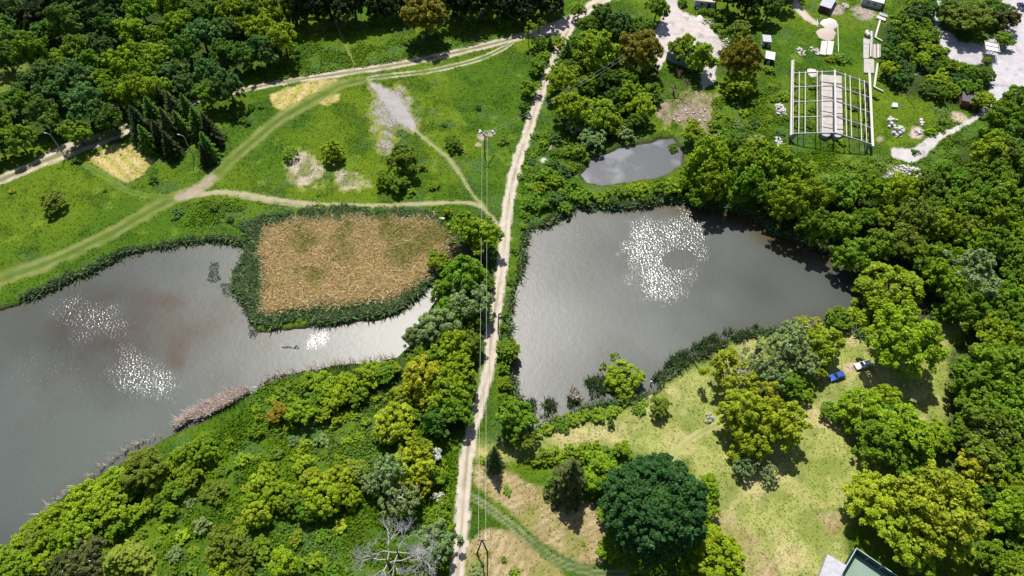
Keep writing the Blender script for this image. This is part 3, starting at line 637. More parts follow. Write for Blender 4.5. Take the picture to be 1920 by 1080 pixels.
for x, y, r, c in ((1120, 95, 38, "L"), (1103, 50, 20, "G"), (1131, 30, 24, "D"), (1160, 46, 26, "B"), (1207, 48, 18, "G"), (1232, 14, 24, "G"), (1050, 152, 27, "L"), (1140, 150, 22, "D"), (1177, 147, 22, "G"), (1070, 203, 32, "L"), (1182, 175, 24, "L"), (1204, 200, 24, "Y"), (1193, 228, 15, "G"), (1090, 160, 18, "G"), (1155, 180, 18, "D"), (1190, 62, 20, "D"), (1085, 20, 14, "G")): plant(x, y, r, "tree", c, 1.05)
plant(1197, 100, 40, "bigtree", "R", 1.05, "large rust-tinged tree left of the gravel yard"); plant(1118, 150, 22, "willow", "L", .9); plant(1117, 213, 36, "willow", "L", .9, "spreading lime willow right of the dirt road, above the small pond")
plant(1083, 235, 20, "willow", "S", .8); plant(1113, 256, 24, "willow", "S", .8); plant(1087, 285, 17, "bush", "G", .9); plant(1172, 255, 15, "bush", "S", .8); plant(1150, 225, 20, "willow", "L", .8)
for x, y, r, c in ((1023, 327, 16, "G"), (1010, 352, 12, "L"), (1043, 340, 15, "L"), (1060, 322, 13, "B"), (1040, 306, 9, "B"), (1075, 345, 11, "G"), (1000, 380, 18, "G"), (1040, 377, 18, "B"), (1062, 362, 15, "G"), (1058, 390, 14, "G"), (1096, 368, 17, "G"), (1131, 369, 16, "G"), (1166, 360, 15, "G"), (1200, 355, 16, "L"), (1235, 354, 15, "G"), (1215, 372, 12, "D"), (1266, 350, 20, "L"), (1110, 388, 10, "B"), (1150, 378, 11, "B"), (1040, 262, 12, "B"), (1062, 285, 10, "G"), (1020, 270, 10, "L"), (1075, 312, 10, "L"), (985, 405, 9, "G"), (980, 425, 7, "L")): plant(x, y, r, "bush", c, .8)
# --- round the yard, sheds and frame
plant(1277, 92, 25, "tree", "L", 1.1, "left half of the lime tree pair over the blue-grey roof"); plant(1315, 108, 27, "tree", "L", 1.1, "right half of the lime tree pair beside the blue-grey roof")
plant(1390, 112, 34, "bigtree", "R", 1.2, "rust-tinged tall tree left of the two small sheds"); plant(1384, 66, 27, "tree", "O", 1.0); plant(1392, 160, 28, "tree", "L", .8, "lime tree just below the rust-tinged tree by the sheds"); plant(1365, 175, 14, "bush", "G")
for x, y, r, c, k in ((1353, 30, 16, "G", .8), (1413, 33, 17, "G", .9), (1318, 20, 7, "G", .8), (1333, 22, 8, "G", .8), (1376, 33, 13, "B", .8), (1300, 252, 22, "L", 1), (1445, 12, 22, "D", 1.2), (1405, 2, 24, "N", 1.3), (1370, -6, 24, "N", 1.3), (1470, -8, 20, "D", 1.2), (1344, 50, 10, "G", .7), (1278, 3, 10, "G", .8), (1265, 270, 12, "G", .8), (1340, 235, 12, "G", .7), (1410, 190, 12, "G", .6), (1440, 130, 10, "L", .6), (1360, 255, 14, "G", .7), (1420, 262, 14, "S", .6)): plant(x, y, r, "tree" if r > 18 else "bush", c, k)
for x, y, r, c in ((1330, 308, 34, "L"), (1374, 284, 25, "G"), (1400, 315, 34, "L"), (1448, 314, 36, "L"), (1340, 350, 32, "L"), (1394, 354, 30, "G"), (1300, 335, 20, "L"), (1470, 352, 30, "L"), (1440, 375, 26, "G"), (1350, 285, 22, "L"), (1500, 330, 20, "Y"), (1425, 285, 22, "L"), (1480, 392, 34, "L"), (1520, 375, 30, "L"), (1530, 430, 30, "G"), (1310, 372, 18, "G"), (1290, 352, 14, "L")): plant(x, y - 6, r, "tree", c, 1.4 if y > 290 else 1.0)
plant(1815, 34, 42, "bigtree", "O", .62, "broad olive-brown tree at the upper lot, left of the framed canopy"); plant(1860, 18, 25, "tree", "D", .75); plant(1884, 34, 26, "tree", "C", .8, "brown-tipped tree between the upper lot and the dark car"); plant(1882, 74, 19, "tree", "G", .7, "green bush-shaped tree right of the framed canopy"); plant(1780, 20, 20, "tree", "D", 1.0); plant(1850, 112, 9, "bush", "L", .7)
plant(1572, 108, 14, "bush", "G", .5); plant(1556, 112, 9, "bush", "L", .5); plant(1590, 112, 9, "bush", "G", .5); plant(1640, 180, 8, "bush", "G", .5); plant(1526, 160, 9, "bush", "L", .5); plant(1522, 205, 8, "bush", "G", .5); plant(1518, 232, 8, "bush", "G", .5); plant(1560, 270, 9, "bush", "G", .6); plant(1580, 268, 8, "bush", "L", .6); plant(1600, 200, 9, "bush", "G", .5); plant(1607, 170, 8, "bush", "L", .5); plant(1605, 232, 8, "bush", "G", .5)
plant(1768, 215, 9, "sapling", "S", 1.2, "dry pale spindly shrub left of the red brick shed")
for x, y, r, c in ((1900, 198, 30, "G"), (1880, 225, 26, "G"), (1930, 220, 30, "G"), (1860, 280, 34, "L"), (1890, 300, 32, "O"), (1845, 305, 22, "L"), (1870, 330, 30, "G"), (1905, 262, 26, "D"), (1830, 330, 24, "G"), (1920, 310, 30, "G")): plant(x, y, r, "tree", c, 1.1)
# --- right wood edge
plant(1673, 534, 57, "willow", "L", .85, "large drooping lime willow at the right end of the big pond"); plant(1830, 512, 46, "airy", "S", 1.1, "silvery tree with bare pale twigs inside the right wood")
plant(1577, 592, 26, "round", "G", .8, "rounded mid green tree on the bank left of the drooping willow"); plant(1692, 638, 60, "bigtree", "L", 1.0, "big lime tree shading the silver car")
plant(1765, 590, 17, "bush", "G", .8); plant(1795, 640, 9, "bush", "G", .8, "small lone bush in the dry clearing right of the big lime tree"); plant(1720, 607, 10, "bush", "G")
plant(1372, 690, 40, "airy", "A", 1.15, "gold-tinged half-bare tree nearest the big pond's lower shore"); plant(1432, 672, 34, "airy", "S", 1.1); plant(1478, 640, 40, "airy", "S", 1.15, "silvery half-bare tree on the lower shore of the big pond"); plant(1515, 610, 24, "airy", "A", .9); plant(1543, 645, 33, "tree", "Y", 1.1, "yellow-green tree above the blue car")
plant(1450, 706, 30, "airy", "S", 1.0); plant(1500, 680, 34, "airy", "S", 1.0); plant(1525, 690, 26, "willow", "L", .9); plant(1486, 722, 28, "tree", "G", .9); plant(1440, 735, 22, "willow", "G", .9); plant(1508, 730, 20, "willow", "L", .9)
plant(1386, 772, 42, "willow", "Y", 1.2, "yellow-green willow at the end of the curved wheel tracks"); plant(1432, 752, 34, "airy", "A", 1.2); plant(1470, 790, 42, "tree", "Y", 1.15, "yellow-green tree right of the willow by the wheel tracks"); plant(1412, 820, 40, "willow", "Y", 1.1); plant(1400, 872, 24, "airy", "S", .9); plant(1440, 885, 20, "airy", "S", .9)
plant(1614, 762, 38, "willow", "L", 1.0, "lime willow directly below the two parked cars"); plant(1660, 745, 30, "willow", "L", .9); plant(1560, 772, 20, "willow", "G", .8); plant(1650, 825, 46, "willow", "G", 1.0); plant(1690, 808, 46, "tree", "L", 1.0); plant(1725, 825, 36, "tree", "L", .95); plant(1757, 818, 32, "willow", "L", .95); plant(1706, 872, 34, "tree", "G", .8); plant(1660, 780, 30, "willow", "G", .9)
plant(1640, 935, 50, "bigtree", "A", .9, "gold-tinged tree, leftmost of the three above the green court"); plant(1752, 958, 74, "bigtree", "A", 1.0, "widest gold-tinged tree, right of the green court"); plant(1712, 1008, 60, "bigtree", "A", .9, "gold-tinged tree leaning over the upper edge of the green court")
plant(1830, 770, 38, "tree", "G", 1.1); plant(1850, 800, 45, "airy", "O", 1.1); plant(1845, 842, 42, "tree", "O", 1.0); plant(1893, 758, 40, "tree", "G", 1.1); plant(1834, 875, 34, "tree", "A", .9); plant(1862, 858, 26, "tree", "A", .9); plant(1907, 970, 44, "tree", "L", 1.1); plant(1850, 920, 26, "tree", "D", .9); plant(1905, 1068, 30, "tree", "L", 1.0); plant(1815, 712, 36, "tree", "G", 1.1); plant(1870, 690, 46, "tree", "G", 1.15); plant(1920, 690, 40, "tree", "G", 1.1); plant(1870, 640, 40, "tree", "L", 1.15);
# --- lower middle
plant(1226, 952, 96, "round", "K", .95, "very large deep dark green domed tree below the pond meadow")
for x, y, r, c in ((1327, 912, 22, "L"), (1321, 955, 24, "L"), (1318, 985, 18, "L"), (1330, 930, 18, "G"), (1137, 965, 20, "L"), (1152, 1002, 22, "L"), (1140, 1032, 20, "L"), (1124, 885, 36, "L")): plant(x, y, r, "tree", c, .85)
plant(1348, 1044, 50, "bigtree", "L", .9, "lime tree below the dark domed tree, left of the court"); plant(1292, 1066, 22, "tree", "L", .8)
for x, y, r, c in ((1018, 858, 16, "G"), (1042, 852, 17, "L"), (1068, 850, 16, "L"), (1092, 846, 17, "L"), (1112, 842, 15, "L"), (1138, 850, 15, "G"), (1005, 862, 11, "G")): plant(x, y, r, "bush", c, .75)
plant(1167, 842, 17, "tree", "L", .9, "small lime tree right of the hedge-like row of bushes"); plant(1144, 796, 7, "bush", "D", 1.6); plant(1237, 762, 19, "tree", "O", .9, "small olive-brown tree standing alone on the pond meadow"); plant(1330, 782, 9, "bush", "W", .8, "small white-blossoming bush at the end of the wheel tracks")
plant(926, 858, 17, "spruce", "C", 1.6, "thin brown-tipped spruce beside the dirt road"); plant(1068, 896, 36, "spruce", "C", 1.15, "brown-tipped spruce on the mown strip, casting a ragged shadow"); plant(1038, 905, 16, "spruce", "D", 1.1, "smaller dark spruce tucked against the brown-tipped one")
plant(966, 782, 32, "tree", "G", 1.1, "green tree between the dirt road and the big pond's lower corner"); plant(984, 826, 24, "tree", "O", .9); plant(946, 752, 14, "tree", "G", 1.0); plant(960, 810, 22, "tree", "G", .9); plant(948, 720, 14, "tree", "L", .9); plant(954, 658, 24, "round", "G", .8, "single round tree between the dirt road and the big pond"); plant(944, 690, 12, "bush", "G"); plant(945, 615, 9, "bush", "G", .8); plant(948, 590, 8, "bush", "G", .8); plant(965, 470, 8, "bush", "G", .7); plant(958, 530, 8, "bush", "G", .7)
plant(1172, 698, 33, "willow", "Y", .85, "yellow-green willow standing in the big pond's edge"); plant(1133, 684, 12, "bush", "L", 1.1); plant(1153, 664, 10, "bush", "L", 1.2); plant(1173, 742, 16, "bush", "L", .9, "lime bush at the foot of the willow in the pond")
for x, y, r, c in ((1025, 802, 13, "L"), (1050, 795, 14, "G"), (1076, 786, 14, "L"), (1100, 778, 13, "G"), (1122, 776, 15, "L"), (1150, 770, 13, "L"), (1196, 768, 11, "G"), (1205, 755, 9, "L"), (1010, 812, 10, "L"), (1060, 806, 9, "G")): plant(x, y, r, "bush", c, .55)
plant(946, 1050, 6, "bush", "G", .6); plant(950, 920, 8, "bush", "G", .5); plant(893, 1072, 16, "bush", "S", .5); plant(965, 1075, 10, "bush", "L", .5); plant(896, 1038, 5, "bush", "L", .5); plant(915, 1038, 5, "bush", "L", .5); plant(1095, 1020, 5, "bush", "L", .4); plant(905, 862, 8, "bush", "L", .5)
# --- the wooded dam left of the dirt road
plant(874, 428, 34, "tree", "L", 1.1, "lime tree right of the reed bed, left of the twin wires"); plant(906, 445, 32, "tree", "L", 1.0, "lime tree under the wires at the reed bed's right end"); plant(842, 398, 9, "bush", "L", 1.2); plant(826, 492, 20, "tree", "L", .9); plant(812, 478, 9, "bush", "L"); plant(915, 482, 12, "bush", "B")
for x, y, r, kd, c in ((872, 525, 42, "willow", "G"), (834, 545, 26, "willow", "G"), (880, 562, 40, "willow", "S"), (845, 585, 32, "willow", "G"), (905, 530, 22, "willow", "G"), (820, 618, 40, "willow", "S"), (785, 632, 26, "willow", "S"), (880, 642, 26, "tree", "O"), (850, 655, 36, "tree", "L"), (856, 698, 36, "tree", "L"), (818, 680, 28, "tree", "G"), (868, 722, 26, "tree", "G"), (840, 735, 34, "tree", "L"), (854, 772, 30, "tree", "G"), (886, 606, 20, "willow", "G"), (790, 705, 40, "willow", "A"), (750, 745, 26, "willow", "Y"), (742, 790, 36, "willow", "A"), (810, 740, 30, "willow", "Y"), (785, 672, 22, "tree", "G"), (820, 790, 30, "tree", "D"), (722, 812, 22, "willow", "Y")): plant(x, y, r, kd, c, 1.05)
for x, y, r, c in ((690, 702, 25, "L"), (652, 722, 26, "L"), (610, 722, 26, "L"), (578, 716, 18, "L"), (628, 748, 26, "L"), (668, 742, 20, "G"), (718, 700, 20, "G"), (590, 752, 20, "G"), (565, 772, 26, "L"), (605, 775, 18, "L"), (735, 690, 16, "L")): plant(x, y, r, "tree", c, .8)
# --- lower left slope
plant(521, 775, 20, "tree", "R", .8, "small rust-tinged tree above the lower left slope"); plant(487, 784, 8, "bush", "L"); plant(478, 810, 13, "bush", "L"); plant(630, 790, 12, "bush", "L", .8); plant(431, 830, 8, "bush", "L")
plant(272, 882, 42, "bigtree", "O", .8, "rounded brownish olive tree among lime trees by the left pond")
for x, y, r, c in ((382, 838, 25, "L"), (346, 862, 28, "L"), (352, 896, 22, "L"), (322, 922, 20, "G"), (216, 905, 30, "L"), (240, 925, 20, "G"), (162, 936, 34, "L"), (202, 950, 34, "L"), (112, 967, 30, "L"), (142, 998, 34, "L"), (100, 1005, 26, "L"), (215, 986, 24, "G"), (254, 962, 18, "L"), (318, 957, 16, "L"), (66, 1012, 20, "O"), (34, 1064, 30, "L"), (78, 1058, 22, "L"), (180, 970, 22, "G"), (300, 940, 16, "G"), (0, 1050, 24, "L"), (60, 1036, 18, "G")): plant(x, y, r, "tree", c, .85)
plant(170, 1052, 44, "airy", "C", .9); plant(228, 1058, 46, "spruce", "O", .55, "feathery low brownish conifer at the lower left corner"); plant(120, 1062, 30, "airy", "C", .9)
for x, y, r, kd, c in ((404, 922, 20, "bush", "O"), (470, 945, 22, "willow", "L"), (480, 966, 28, "willow", "Y"), (490, 905, 24, "willow", "Y"), (522, 930, 28, "willow", "L"), (500, 885, 18, "willow", "L"), (548, 945, 22, "willow", "G"), (572, 872, 20, "willow", "Y"), (604, 930, 36, "willow", "L"), (634, 902, 32, "willow", "Y"), (586, 900, 26, "willow", "Y"), (575, 960, 22, "willow", "G"), (655, 930, 22, "willow", "L"), (423, 1022, 34, "tree", "O"), (452, 1040, 26, "tree", "O"), (377, 990, 16, "bush", "S"), (488, 1035, 20, "bush", "G"), (530, 1060, 30, "tree", "L"), (594, 1052, 18, "bush", "L"), (413, 1070, 24, "tree", "L"), (455, 1076, 20, "tree", "O"), (667, 880, 24, "airy", "A"), (650, 905, 16, "willow", "Y"), (555, 1010, 14, "bush", "L"), (265, 1000, 10, "bush", "G"), (620, 1070, 14, "bush", "G"), (560, 855, 12, "bush", "L"), (445, 895, 9, "bush", "D")): plant(x, y, r, kd, c, .95 if kd != "bush" else .7)
plant(782, 842, 30, "airy", "A", 1.2); plant(775, 872, 38, "willow", "A", 1.1, "gold-tinged willow left of the white blossoming shrub"); plant(728, 888, 38, "airy", "S", 1.15, "silvery half-bare tree left of the gold-tinged willow"); plant(785, 912, 28, "airy", "A", 1.0); plant(750, 930, 36, "airy", "S", 1.0); plant(700, 905, 24, "airy", "S", 1.0)
plant(816, 852, 15, "bush", "W", 1.0, "taller white blossoming shrub left of the dirt road"); plant(822, 934, 12, "bush", "W", .9, "smaller white blossoming shrub below the taller one"); plant(824, 893, 17, "bush", "G"); plant(830, 872, 10, "bush", "L"); plant(822, 970, 22, "tree", "G", .8); plant(838, 985, 16, "bush", "L"); plant(832, 945, 12, "bush", "L"); plant(786, 1074, 26, "airy", "S", .8); plant(818, 1020, 36, "airy", "S", 1.0, "grey sparse tree right of the dead white trees")
# --- left meadow
plant(97, 378, 22, "tree", "O", .75, "olive-brown round tree alone on the left meadow"); plant(545, 286, 15, "airy", "L", .8, "pale thin-leaved sapling at the left end of the bare clay"); plant(620, 284, 22, "willow", "L", .9, "lime feathery tree in the middle of the bare clay"); plant(445, 216, 9, "bush", "D", .8); plant(470, 200, 7, "bush", "D", .8); plant(456, 225, 8, "bush", "G", .8); plant(436, 222, 6, "bush", "D", .8); plant(465, 232, 6, "bush", "D", .8); plant(490, 200, 6, "bush", "B", .6); plant(286, 338, 9, "bush", "D", .7); plant(400, 391, 9, "bush", "D", .8); plant(197, 357, 4, "bush", "D", .7); plant(24, 358, 7, "bush", "Y", .5); plant(140, 300, 8, "bush", "D", .6); plant(330, 400, 12, "bush", "B", .5); plant(432, 412, 7, "bush", "D", .9)
for i, (x, y, r) in enumerate(((263, 235, 24), (288, 215, 22), (327, 205, 21), (353, 208, 21), (317, 238, 24), (338, 236, 19), (392, 245, 22), (372, 232, 21), (300, 255, 20), (275, 262, 19), (384, 290, 15), (388, 275, 19), (318, 272, 18), (250, 205, 18), (305, 190, 18))): plant(x, y, r, "spruce", "NDND"[i % 4] if i not in (2, 4) else "C", 1.0, None, "dark spruces clustered by the shaded lane")
plant(300, 165, 26, "tree", "L", 1.0); plant(345, 160, 22, "tree", "B", 1.0)

CLEAR = [(100, 258), (112, 275), (122, 294), (1712, 160), (1722, 145), (1704, 178)]      # street lamps stand free
# --- woods: crowns are packed into the outlines below
def fill(poly, rmin, rmax, colour, seed, k=1.25, group=None, pack=.86, kinds=("tree",)):
    rng = random.Random(seed); P = np.array(poly, float)
    got = 0
    for _ in range(5200):
        x = rng.uniform(P[:, 0].min(), P[:, 0].max()); y = rng.uniform(P[:, 1].min(), P[:, 1].max())
        if poly_sd(np.array([x]), np.array([y]), poly)[0] > -4: continue
        r = rng.uniform(rmin, rmax)
        if any((x - u) ** 2 + (y - v) ** 2 < (r + 10) ** 2 for u, v in CLEAR): continue
        if any((x - q[0]) ** 2 + (y - q[1]) ** 2 < ((r + q[2]) * pack * .78) ** 2 for q in PLANTS): continue
        plant(x, y, r, rng.choice(kinds), colour(x, y, rng), k * rng.uniform(.85, 1.15), None, group); got += 1
def c_left(x, y, rng):
    if 225 < x < 360 and y < 80 or 430 < x < 545 and 10 < y < 75 or 150 < x < 320 and 95 < y < 180 or x < 150 and 60 < y < 120 and x > 90: return rng.choice("LLLGG")
    if y < 45 and (x < 210 or x > 400): return rng.choice("NNDB")
    return rng.choice("DDBBGGB")
fill([(-40, -40), (560, -40), (545, 70), (520, 104), (460, 122), (435, 165), (370, 188), (240, 222), (150, 250), (90, 268), (-60, 295), (-60, 200), (60, 150), (60, 115), (-60, 110)], 22, 37, c_left, 4, 1.15, "crowns of the upper left wood")
fill([(1500, 352), (1640, 345), (1720, 335), (1800, 300), (1850, 320), (1950, 200), (1950, 620), (1850, 640), (1790, 580), (1740, 520), (1640, 500), (1560, 455), (1480, 430)], 23, 36, lambda x, y, r: r.choice("GGGLLGO" if y < 520 else "GGLLG"), 5, 1.15, "crowns of the wood right of the big pond")
fill([(1845, 620), (1835, 680), (1955, 600), (1955, 1110), (1850, 1120), (1880, 960), (1800, 860), (1790, 720)], 24, 38, lambda x, y, r: r.choice("GGLLOD"), 6, 1.1, "crowns of the lower right wood")
fill([(1655, 60), (1695, 5), (1705, -40), (1765, -40), (1745, 40), (1762, 95), (1790, 118), (1850, 124), (1858, 190), (1845, 210), (1830, 190), (1790, 176), (1750, 185), (1700, 165), (1660, 140)], 13, 22, lambda x, y, r: r.choice("GGDBGDL"), 7, .9, "bushy trees between the frame and the upper lot", kinds=("shrub",))
fill([(1400, -40), (1500, -40), (1470, 30), (1440, 10)], 16, 24, lambda x, y, r: r.choice("ND"), 8, 1.2)
fill([(1045, 70), (1225, 30), (1230, 170), (1205, 245), (1090, 270), (1040, 190)], 12, 20, lambda x, y, r: r.choice("GLD"), 9, .9, "undergrowth right of the dirt road", kinds=("shrub",))
fill([(20, 1000), (200, 900), (380, 845), (390, 880), (300, 960), (180, 1010), (60, 1080)], 14, 20, lambda x, y, r: r.choice("LLG"), 10, .8, None, kinds=("shrub",))
fill([(760, 690), (830, 560), (890, 510), (892, 690), (870, 780), (780, 800)], 14, 20, lambda x, y, r: r.choice("GLG"), 12, .85, None, kinds=("shrub",))

fill([(250, 960), (400, 850), (480, 830), (560, 800), (640, 800), (700, 850), (690, 960), (640, 1000), (560, 1080), (300, 1080)], 9, 16, lambda x, y, r: r.choice("LLGGYS"), 15, .6, "low bushes on the lower left slope", 1.7, ("bush",))
fill([(500, 760), (560, 700), (740, 690), (720, 790), (640, 800), (540, 810)], 9, 15, lambda x, y, r: r.choice("LLG"), 16, .6, "low bushes on the lower left slope", 1.5, ("bush",))
# bushes and shoots in the rough grass
_rg = random.Random(77)
for P, n, cs in ((DARKWEED[0], 12, "GLB"), (DARKWEED[1], 10, "GLS"), (DARKWEED[2], 14, "LGL"), (DARKWEED[5], 6, "GLB"), ([(1500, 300), (1700, 300), (1700, 345), (1520, 345)], 16, "YLG"), ([(1350, 180), (1480, 150), (1480, 270), (1360, 260)], 8, "GLB"), ([(300, 860), (520, 830), (480, 1000), (300, 1000)], 9, "LGY")):
    A = np.array(P); got = 0
    for _ in range(400):
        if got >= n: break
        x = _rg.uniform(A[:, 0].min(), A[:, 0].max()); y = _rg.uniform(A[:, 1].min(), A[:, 1].max()); r = _rg.uniform(5, 11)
        if poly_sd(np.array([x]), np.array([y]), P)[0] > -4 or any((x - q[0]) ** 2 + (y - q[1]) ** 2 < ((r + q[2]) * .8) ** 2 for q in PLANTS): continue
        plant(x, y, r, "bush", _rg.choice(cs), .55); got += 1

# --- labels: what each is like, and which landmark it stands by
LAND = [("the lime tree over the silver car", 1683, 642), ("the drooping willow at the pond's end", 1673, 534), ("the concrete frame", 1560, 200), ("the red brick shed", 1812, 188), ("the framed canopy", 1852, 80),
        ("the deep dark domed tree", 1226, 952), ("the green court", 1610, 1060), ("the dead white trees", 735, 1010), ("the reed bed", 640, 500), ("the small upper pond", 1190, 305), ("the spruce clump", 330, 240), ("the A-shaped pole", 904, 1030),
        ("the rust-tinged tree by the upper track", 797, 28), ("the gravel yard", 1290, 55), ("the brush heap", 860, 480), ("the gold mown strip by the lane", 225, 305), ("the gold mown strip by the field track", 565, 178), ("the wooden pole by the road", 935, 610),
        ("the blue car", 1567, 707), ("the angler", 1221, 716), ("the round olive tree by the left pond", 272, 882), ("the white blossoming shrubs", 818, 890), ("the two small sheds", 1435, 92), ("the bend of the concrete path", 1690, 292), ("the hut under gold trees", 1890, 878),
        ("the silvery tree in the right wood", 1830, 512), ("the left street lamp", 110, 275), ("the lone olive-brown meadow tree", 97, 378), ("the willow in the pond", 1172, 698), ("the brown-tipped spruce", 1066, 900), ("the bare clay by the meadow", 590, 320), ("the power pole on the meadow", 910, 262), ("the large rust-tinged tree by the yard", 1197, 100)]
ORD = ["nearest", "second", "third", "fourth", "fifth", "sixth", "seventh", "eighth", "ninth", "tenth", "eleventh", "twelfth", "thirteenth", "fourteenth", "fifteenth", "sixteenth", "seventeenth", "eighteenth", "nineteenth", "twentieth"]
def make_labels():
    key = {}
    for i, p in enumerate(PLANTS):
        if p[6]: continue
        L = min(LAND, key=lambda l: (l[1] - p[0]) ** 2 + (l[2] - p[1]) ** 2); dx, dy = p[0] - L[1], p[1] - L[2]
        side = ("right of" if dx > 0 else "left of") if abs(dx) > abs(dy) * .8 else ("below" if dy > 0 else "above")
        key.setdefault((KINDW[p[3]], p[4], L[0], side), []).append((dx * dx + dy * dy, i))
    for (kw, c, L, side), v in key.items():
        v.sort()
        for rank, (_, i) in enumerate(v):
            base = COLS[c][1] + " " + kw
            PLANTS[i][6] = f"{base} {side} {L}" if len(v) == 1 else f"{ORD[min(rank, 19)]} {base} {side} {L}"
make_labels()
_rp = random.Random(5)
GROUPN = {"tree": "leafy trees round the ponds", "bigtree": "leafy trees round the ponds", "round": "leafy trees round the ponds", "willow": "willows by the water", "airy": "half-bare trees", "bush": "bushes in the rough grass", "shrub": "bushy trees", "spruce": "spruces", "sapling": "young trees"}
ZC = {"tree": 1.12, "bigtree": 1.12, "round": 1.05, "willow": 1.02, "airy": 1.1, "bush": .72, "shrub": .95, "spruce": 1.45, "sapling": 1.4}
def place(px, py, r, kind, c, k, label, group):
    cr, tr, bark = PROTO[kind]; R = r * mpp(px, py)
    zc = ZC[kind]
    p = at(px, py, zc * R * k); g = gz(p.x, p.y)
    ci = _rp.randrange(len(cr)); ti = _rp.randrange(len(tr)); ci = (0 if r > 60 else 1) if kind == "round" else ci; name = KINDN[kind]
    if (kind, "first") not in USED:
        root = empty(name, (0, 0, 0)); a = link_mesh("crown", cr[ci], LEAF, root); t = link_mesh("trunk", tr[ti], bark, root)
        USED[(kind, "first")] = (root, a, t)
    else:
        r0, a0, t0 = USED[(kind, "first")]
        root = r0.copy(); col.objects.link(root)
        a = a0.copy(); a.data = cr[ci]; col.objects.link(a); a.parent = root
        t = t0.copy(); t.data = tr[ti]; col.objects.link(t); t.parent = root
    for me, m in ((a.data, LEAF), (t.data, bark)):
        if not me.materials: me.materials.append(m)
    a.location = (0, 0, {"spruce": 0, "sapling": 1.35, "bush": .62, "shrub": .9, "willow": 1.02}.get(kind, 1.1))
    root.location = (p.x, p.y, g - .05); root.rotation_euler = (0, 0, _rp.uniform(0, 6.28)); s = R * (1.0 if kind != "spruce" else 1.15)
    root.scale = (s * _rp.uniform(.93, 1.07), s * _rp.uniform(.93, 1.07), s * k)
    v = _rp.uniform(.85, 1.15); u = _rp.uniform(-.06, .06); q = COLS[c][0]
    a.color = (max(.002, q[0] * v * (1 + u * 2)), q[1] * v, q[2] * v, 1)
    tag(root, label, CATW[kind], group or GROUPN[kind])
for p in PLANTS: place(*p)

# --- leafless trees
def dead(px, py, h_px, seed, mat, label, cat="dead tree", R=5.0, depth=6, name="dead_tree", h=1.2, thick=.06):
    p = on(px, py); root = empty(name, p, random.Random(seed).uniform(0, 6)); root.scale = (R, R, R)
    link_mesh("branches", branch_tree("branches", seed, depth, h, thick), mat, root); link_mesh("trunk", pole_trunk("trunk", h, thick * 1.1), DARKWOOD if mat is PALE_BARK else mat, root)
    tag(root, label, cat, "leafless trees")
dead(733, 1068, 0, 3, PALE_BARK, "dead white leafless tree with the widest branches, lower left of the road", R=7.2, h=1.2, depth=7, thick=.034)
dead(752, 1050, 0, 9, PALE_BARK, "dead white leafless tree standing behind the widest dead one", R=6.2, h=1.3, depth=7, thick=.034)
dead(796, 1064, 0, 14, PALE_BARK, "slim dead white tree right of the widest dead one", R=5.2, h=1.3, depth=6, thick=.034)
dead(1262, 178, 0, 21, TWIG, "reddish brown bare tree below the blue-grey roofed building", "bare tree", 5.2, 6, "bare_tree", .8)
dead(1372, 712, 0, 27, PALE_BARK, "pale bare limbs rising out of the gold-tinged half-bare tree", R=4.6, h=1.5, depth=5)
dead(1768, 232, 0, 33, TWIG, "small grey bare shrub beside the concrete path", "bare shrub", 2.2, 5, "bare_shrub", .4)
# ------------------------------------------------------------------ uncountable ground plants
def blades(name, P, h, wdt, cols, seed, lean=.35, quad=False):
    rng = np.random.default_rng(seed); n = len(P); a = rng.uniform(0, 6.28, n); l = rng.normal(size=(n, 2)) * lean
    hh = h * rng.uniform(.6, 1.25, n); u = np.stack([np.cos(a), np.sin(a), np.zeros(n)], 1) * (wdt * rng.uniform(.6, 1.4, n))[:, None]
    top = P + np.stack([l[:, 0] * hh, l[:, 1] * hh, hh], 1)
    midp = P * .5 + top * .5 + np.stack([np.zeros(n), np.zeros(n), hh * .12], 1)
    V = np.stack([P - u * .7, P + u * .7, midp + u, midp - u, top], 1).reshape(-1, 3)
    b = np.arange(n) * 5
    f = np.stack([np.stack([b, b + 1, b + 2], 1), np.stack([b, b + 2, b + 3], 1), np.stack([b + 3, b + 2, b + 4], 1)], 1).reshape(-1, 3)
    return np_mesh(name, V, f, 3, {"blade": np.repeat(cols, 5, 0)})
def mask_points(mask, n, seed):
    """n random points of the dense grid where mask is set, weighted by it"""
    rng = np.random.default_rng(seed); m = np.where((np.abs(GX) < 205) & (GY > 6) & (GY < 269.5), mask, 0).reshape(-1); c = np.cumsum(m); k = np.searchsorted(c, rng.random(n) * c[-1])
    j = rng.uniform(-.25, .25, (n, 2)); v = VV[k].copy(); v[:, :2] += j; return v, k
def pick(cols, n, rng, jit=.18):
    c = np.array(cols)[rng.integers(0, len(cols), n)]; return c * (1 + rng.normal(size=(n, 1)) * jit).clip(.5, 1.6)
rng = np.random.default_rng(9)
streak = np.minimum.reduce([line_d(PX, PY, P)[0] - 2.0 for P in ([(755, 418, 2), (756, 440, 2.4), (760, 478, 1.5)], [(779, 440, 2), (781, 462, 2), (779, 480, 2), (777, 508, 2)])])
rsd = poly_sd(PX, PY, REEDS) + wob * 24 + wob2 * 20
v, k = mask_points((rsd < 2) & (streak > 0), 80000, 1)
cc = pick([(.66, .48, .25), (.72, .53, .29), (.56, .41, .18), (.82, .70, .49), (.38, .39, .11), (.68, .48, .26)], len(v), rng)
vx, vy = project(v[:, 0], v[:, 1], 0.); gm = sstep(.5, .66, fbm(v[:, 0], v[:, 1], 5, 301) + .14 * sstep(690, 780, vx) * sstep(560, 470, vy) + .12 * sstep(545, 585, vy)) * .7; cc = cc * (1 - gm[:, None]) + np.array((.28, .30, .06)) * gm[:, None]
tag(link_mesh("reeds", blades("reeds", v, 1.15, .078, cc, 2, .75), BLADE), kind="stuff")
